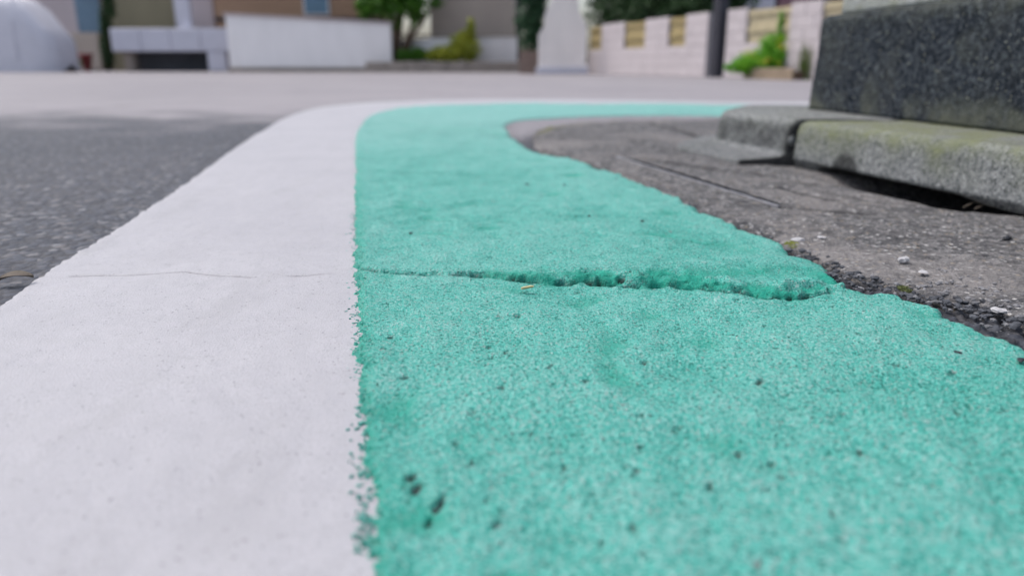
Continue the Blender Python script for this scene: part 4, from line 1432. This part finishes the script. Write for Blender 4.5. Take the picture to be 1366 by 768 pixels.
# red pot and grass at the pinkish house
bm = bmesh.new()
px_, pz_ = at(115, 80, 23.2)
prof = [(0.12, 0.0), (0.17, 0.30), (0.20, 0.32), (0.20, 0.38), (0.16, 0.38), (0.14, 0.30)]
rings = [[bm.verts.new((px_ + r * math.cos(a_), 23.2 + r * math.sin(a_), z + 0.12)) for a_ in np.linspace(0, 2 * math.pi, 17)[:-1]] for r, z in prof]
for r0, r1 in zip(rings[:-1], rings[1:]):
    for q in range(16):
        bm.faces.new((r0[q], r0[(q + 1) % 16], r1[(q + 1) % 16], r1[q]))
bm.faces.new(rings[0][::-1])
bm.faces.new(rings[-1])
bm_tube(bm, [(px_, 23.2, 0.0), (px_, 23.2, 0.125)], 0.1, 12)
tag(bm_obj('flower_pot', bm, M['red_pot'], None, True), 'dark red glazed pot by the step of the pinkish house', 'pot')
gs = empty('low_shrub', (at(98, 85, 22.8)[0], 22.8, 0))
tag(gs, 'low grey-green shrub left of the red pot', 'shrub')
gb = [bl(96, 84, 22.8, 12, 8), bl(84, 88, 22.8, 8, 5)]
put(leaves('foliage', gb, 700, 0.06, M['leaf_grass'], None, 25), gs)
put(stems('stem', (gb[0][0], 22.8, 0), [(q[0], q[1], q[2]) for q in gb], 0.012, M['bark'], None, 10), gs)

# ================================================================== PORCH DECK AND COVERED VEHICLE
yd = 21.6
xa, xb = at(148, 60, yd)[0], at(308, 60, yd)[0]
zt, zb = at(0, 38, yd)[1], at(0, 69, yd)[1]
M['shade_grey'] = plain('deck_gap_shade', (0.10, 0.105, 0.12), 0.2, 2, 0.85)  # dark tone paints the shade in the opening under the deck
pd = empty('porch_deck', ((xa + xb) / 2, yd, 0))
tag(pd, 'pale concrete porch deck over a dark gap, before the olive house', 'porch')
for k in range(4):
    w = (xb - xa) / 4
    put(box('deck_panel', (xa + (k + 0.5) * w, yd + 0.6, (zt + zb) / 2), (w - 0.008, 1.2, zt - zb), M['pale_panel'], None, 0, 0.03, 2), pd)
put(box('back_wall', ((xa + xb) / 2, yd + 1.0, zb / 2), (xb - xa - 0.1, 0.1, zb), M['shade_grey']), pd)
xp = at(288, 70, yd)[0]
put(box('support', (xp, yd + 0.18, zb / 2 - 0.002), (0.52, 0.34, zb), M['pale_panel'], None, 0, 0.03), pd)
xp2 = at(160, 70, yd)[0]
put(box('support', (xp2, yd + 0.6, zb / 2 - 0.002), (0.3, 0.3, zb), M['kerb_tan'], None, 0, 0.03), pd)
xq = at(242, 20, yd)[0]
put(box('post', (xq, yd + 0.3, zt + 1.3), (0.28, 0.16, 2.6), M['pale_panel'], None, 0, 0.015), pd)
M['cover'] = plain('vehicle_cover', (0.56, 0.56, 0.62), 0.06, 3, 0.55, 0.3, 0.004, 25)
# vehicle under a pale fitted cover: lofted sections with soft folds
cv = []
xn = at(68, 70, 20.0)[0]
secs = [(0.0, 0.62, 0.40), (0.10, 0.95, 0.60), (0.30, 1.15, 0.70), (0.62, 1.62, 0.74), (0.95, 1.84, 0.75), (1.8, 1.90, 0.76), (2.8, 1.88, 0.76), (3.2, 1.70, 0.74), (3.42, 1.1, 0.62)]
rings = []
ns = 40
for sx_, hh, hw in secs:
    rg = []
    for q in range(ns):
        a_ = math.pi * q / (ns - 1)
        ca, sa = math.cos(a_), math.sin(a_)
        yy = hw * (abs(ca) ** 0.35) * (1 if ca > 0 else -1)
        zz = hh * (sa ** 0.45) if sa > 0 else 0.0
        fold = 0.02 * math.sin(q * 2.9 + sx_ * 5) * (1 - min(1, zz / hh))
        rg.append((xn - sx_ + fold, 20.8 + yy + fold, max(0.0, zz)))
    rings.append(rg)
V = [p for r_ in rings for p in r_]
F = [(k * ns + q, k * ns + q + 1, (k + 1) * ns + q + 1, (k + 1) * ns + q) for k in range(len(secs) - 1) for q in range(ns - 1)]
V += [(xn + 0.01, 20.8, 0.2), (xn - 3.44, 20.8, 0.4)]
n0 = len(V)
F += [(q, n0 - 2, q + 1) for q in range(ns - 1)] + [((len(secs) - 1) * ns + q, (len(secs) - 1) * ns + q + 1, n0 - 1) for q in range(ns - 1)]
ve = empty('covered_vehicle', (xn - 1.7, 20.8, 0))
tag(ve, 'parked vehicle under a pale cover, cut by the left edge', 'vehicle')
me = bpy.data.meshes.new('cover')
me.from_pydata(V, [], F)
me.polygons.foreach_set('use_smooth', [True] * len(me.polygons))
put(link('cover', me, M['cover']), ve)
for sx_ in (0.9, 2.5):
    bm = bmesh.new()
    bm_tube(bm, [(xn - sx_, 20.8 - 0.775, 0.3), (xn - sx_, 20.8 - 0.74, 1.2), (xn - sx_, 20.8 - 0.55, 1.86)], 0.012, 6)
    put(bm_obj('strap', bm, M['cover']), ve)
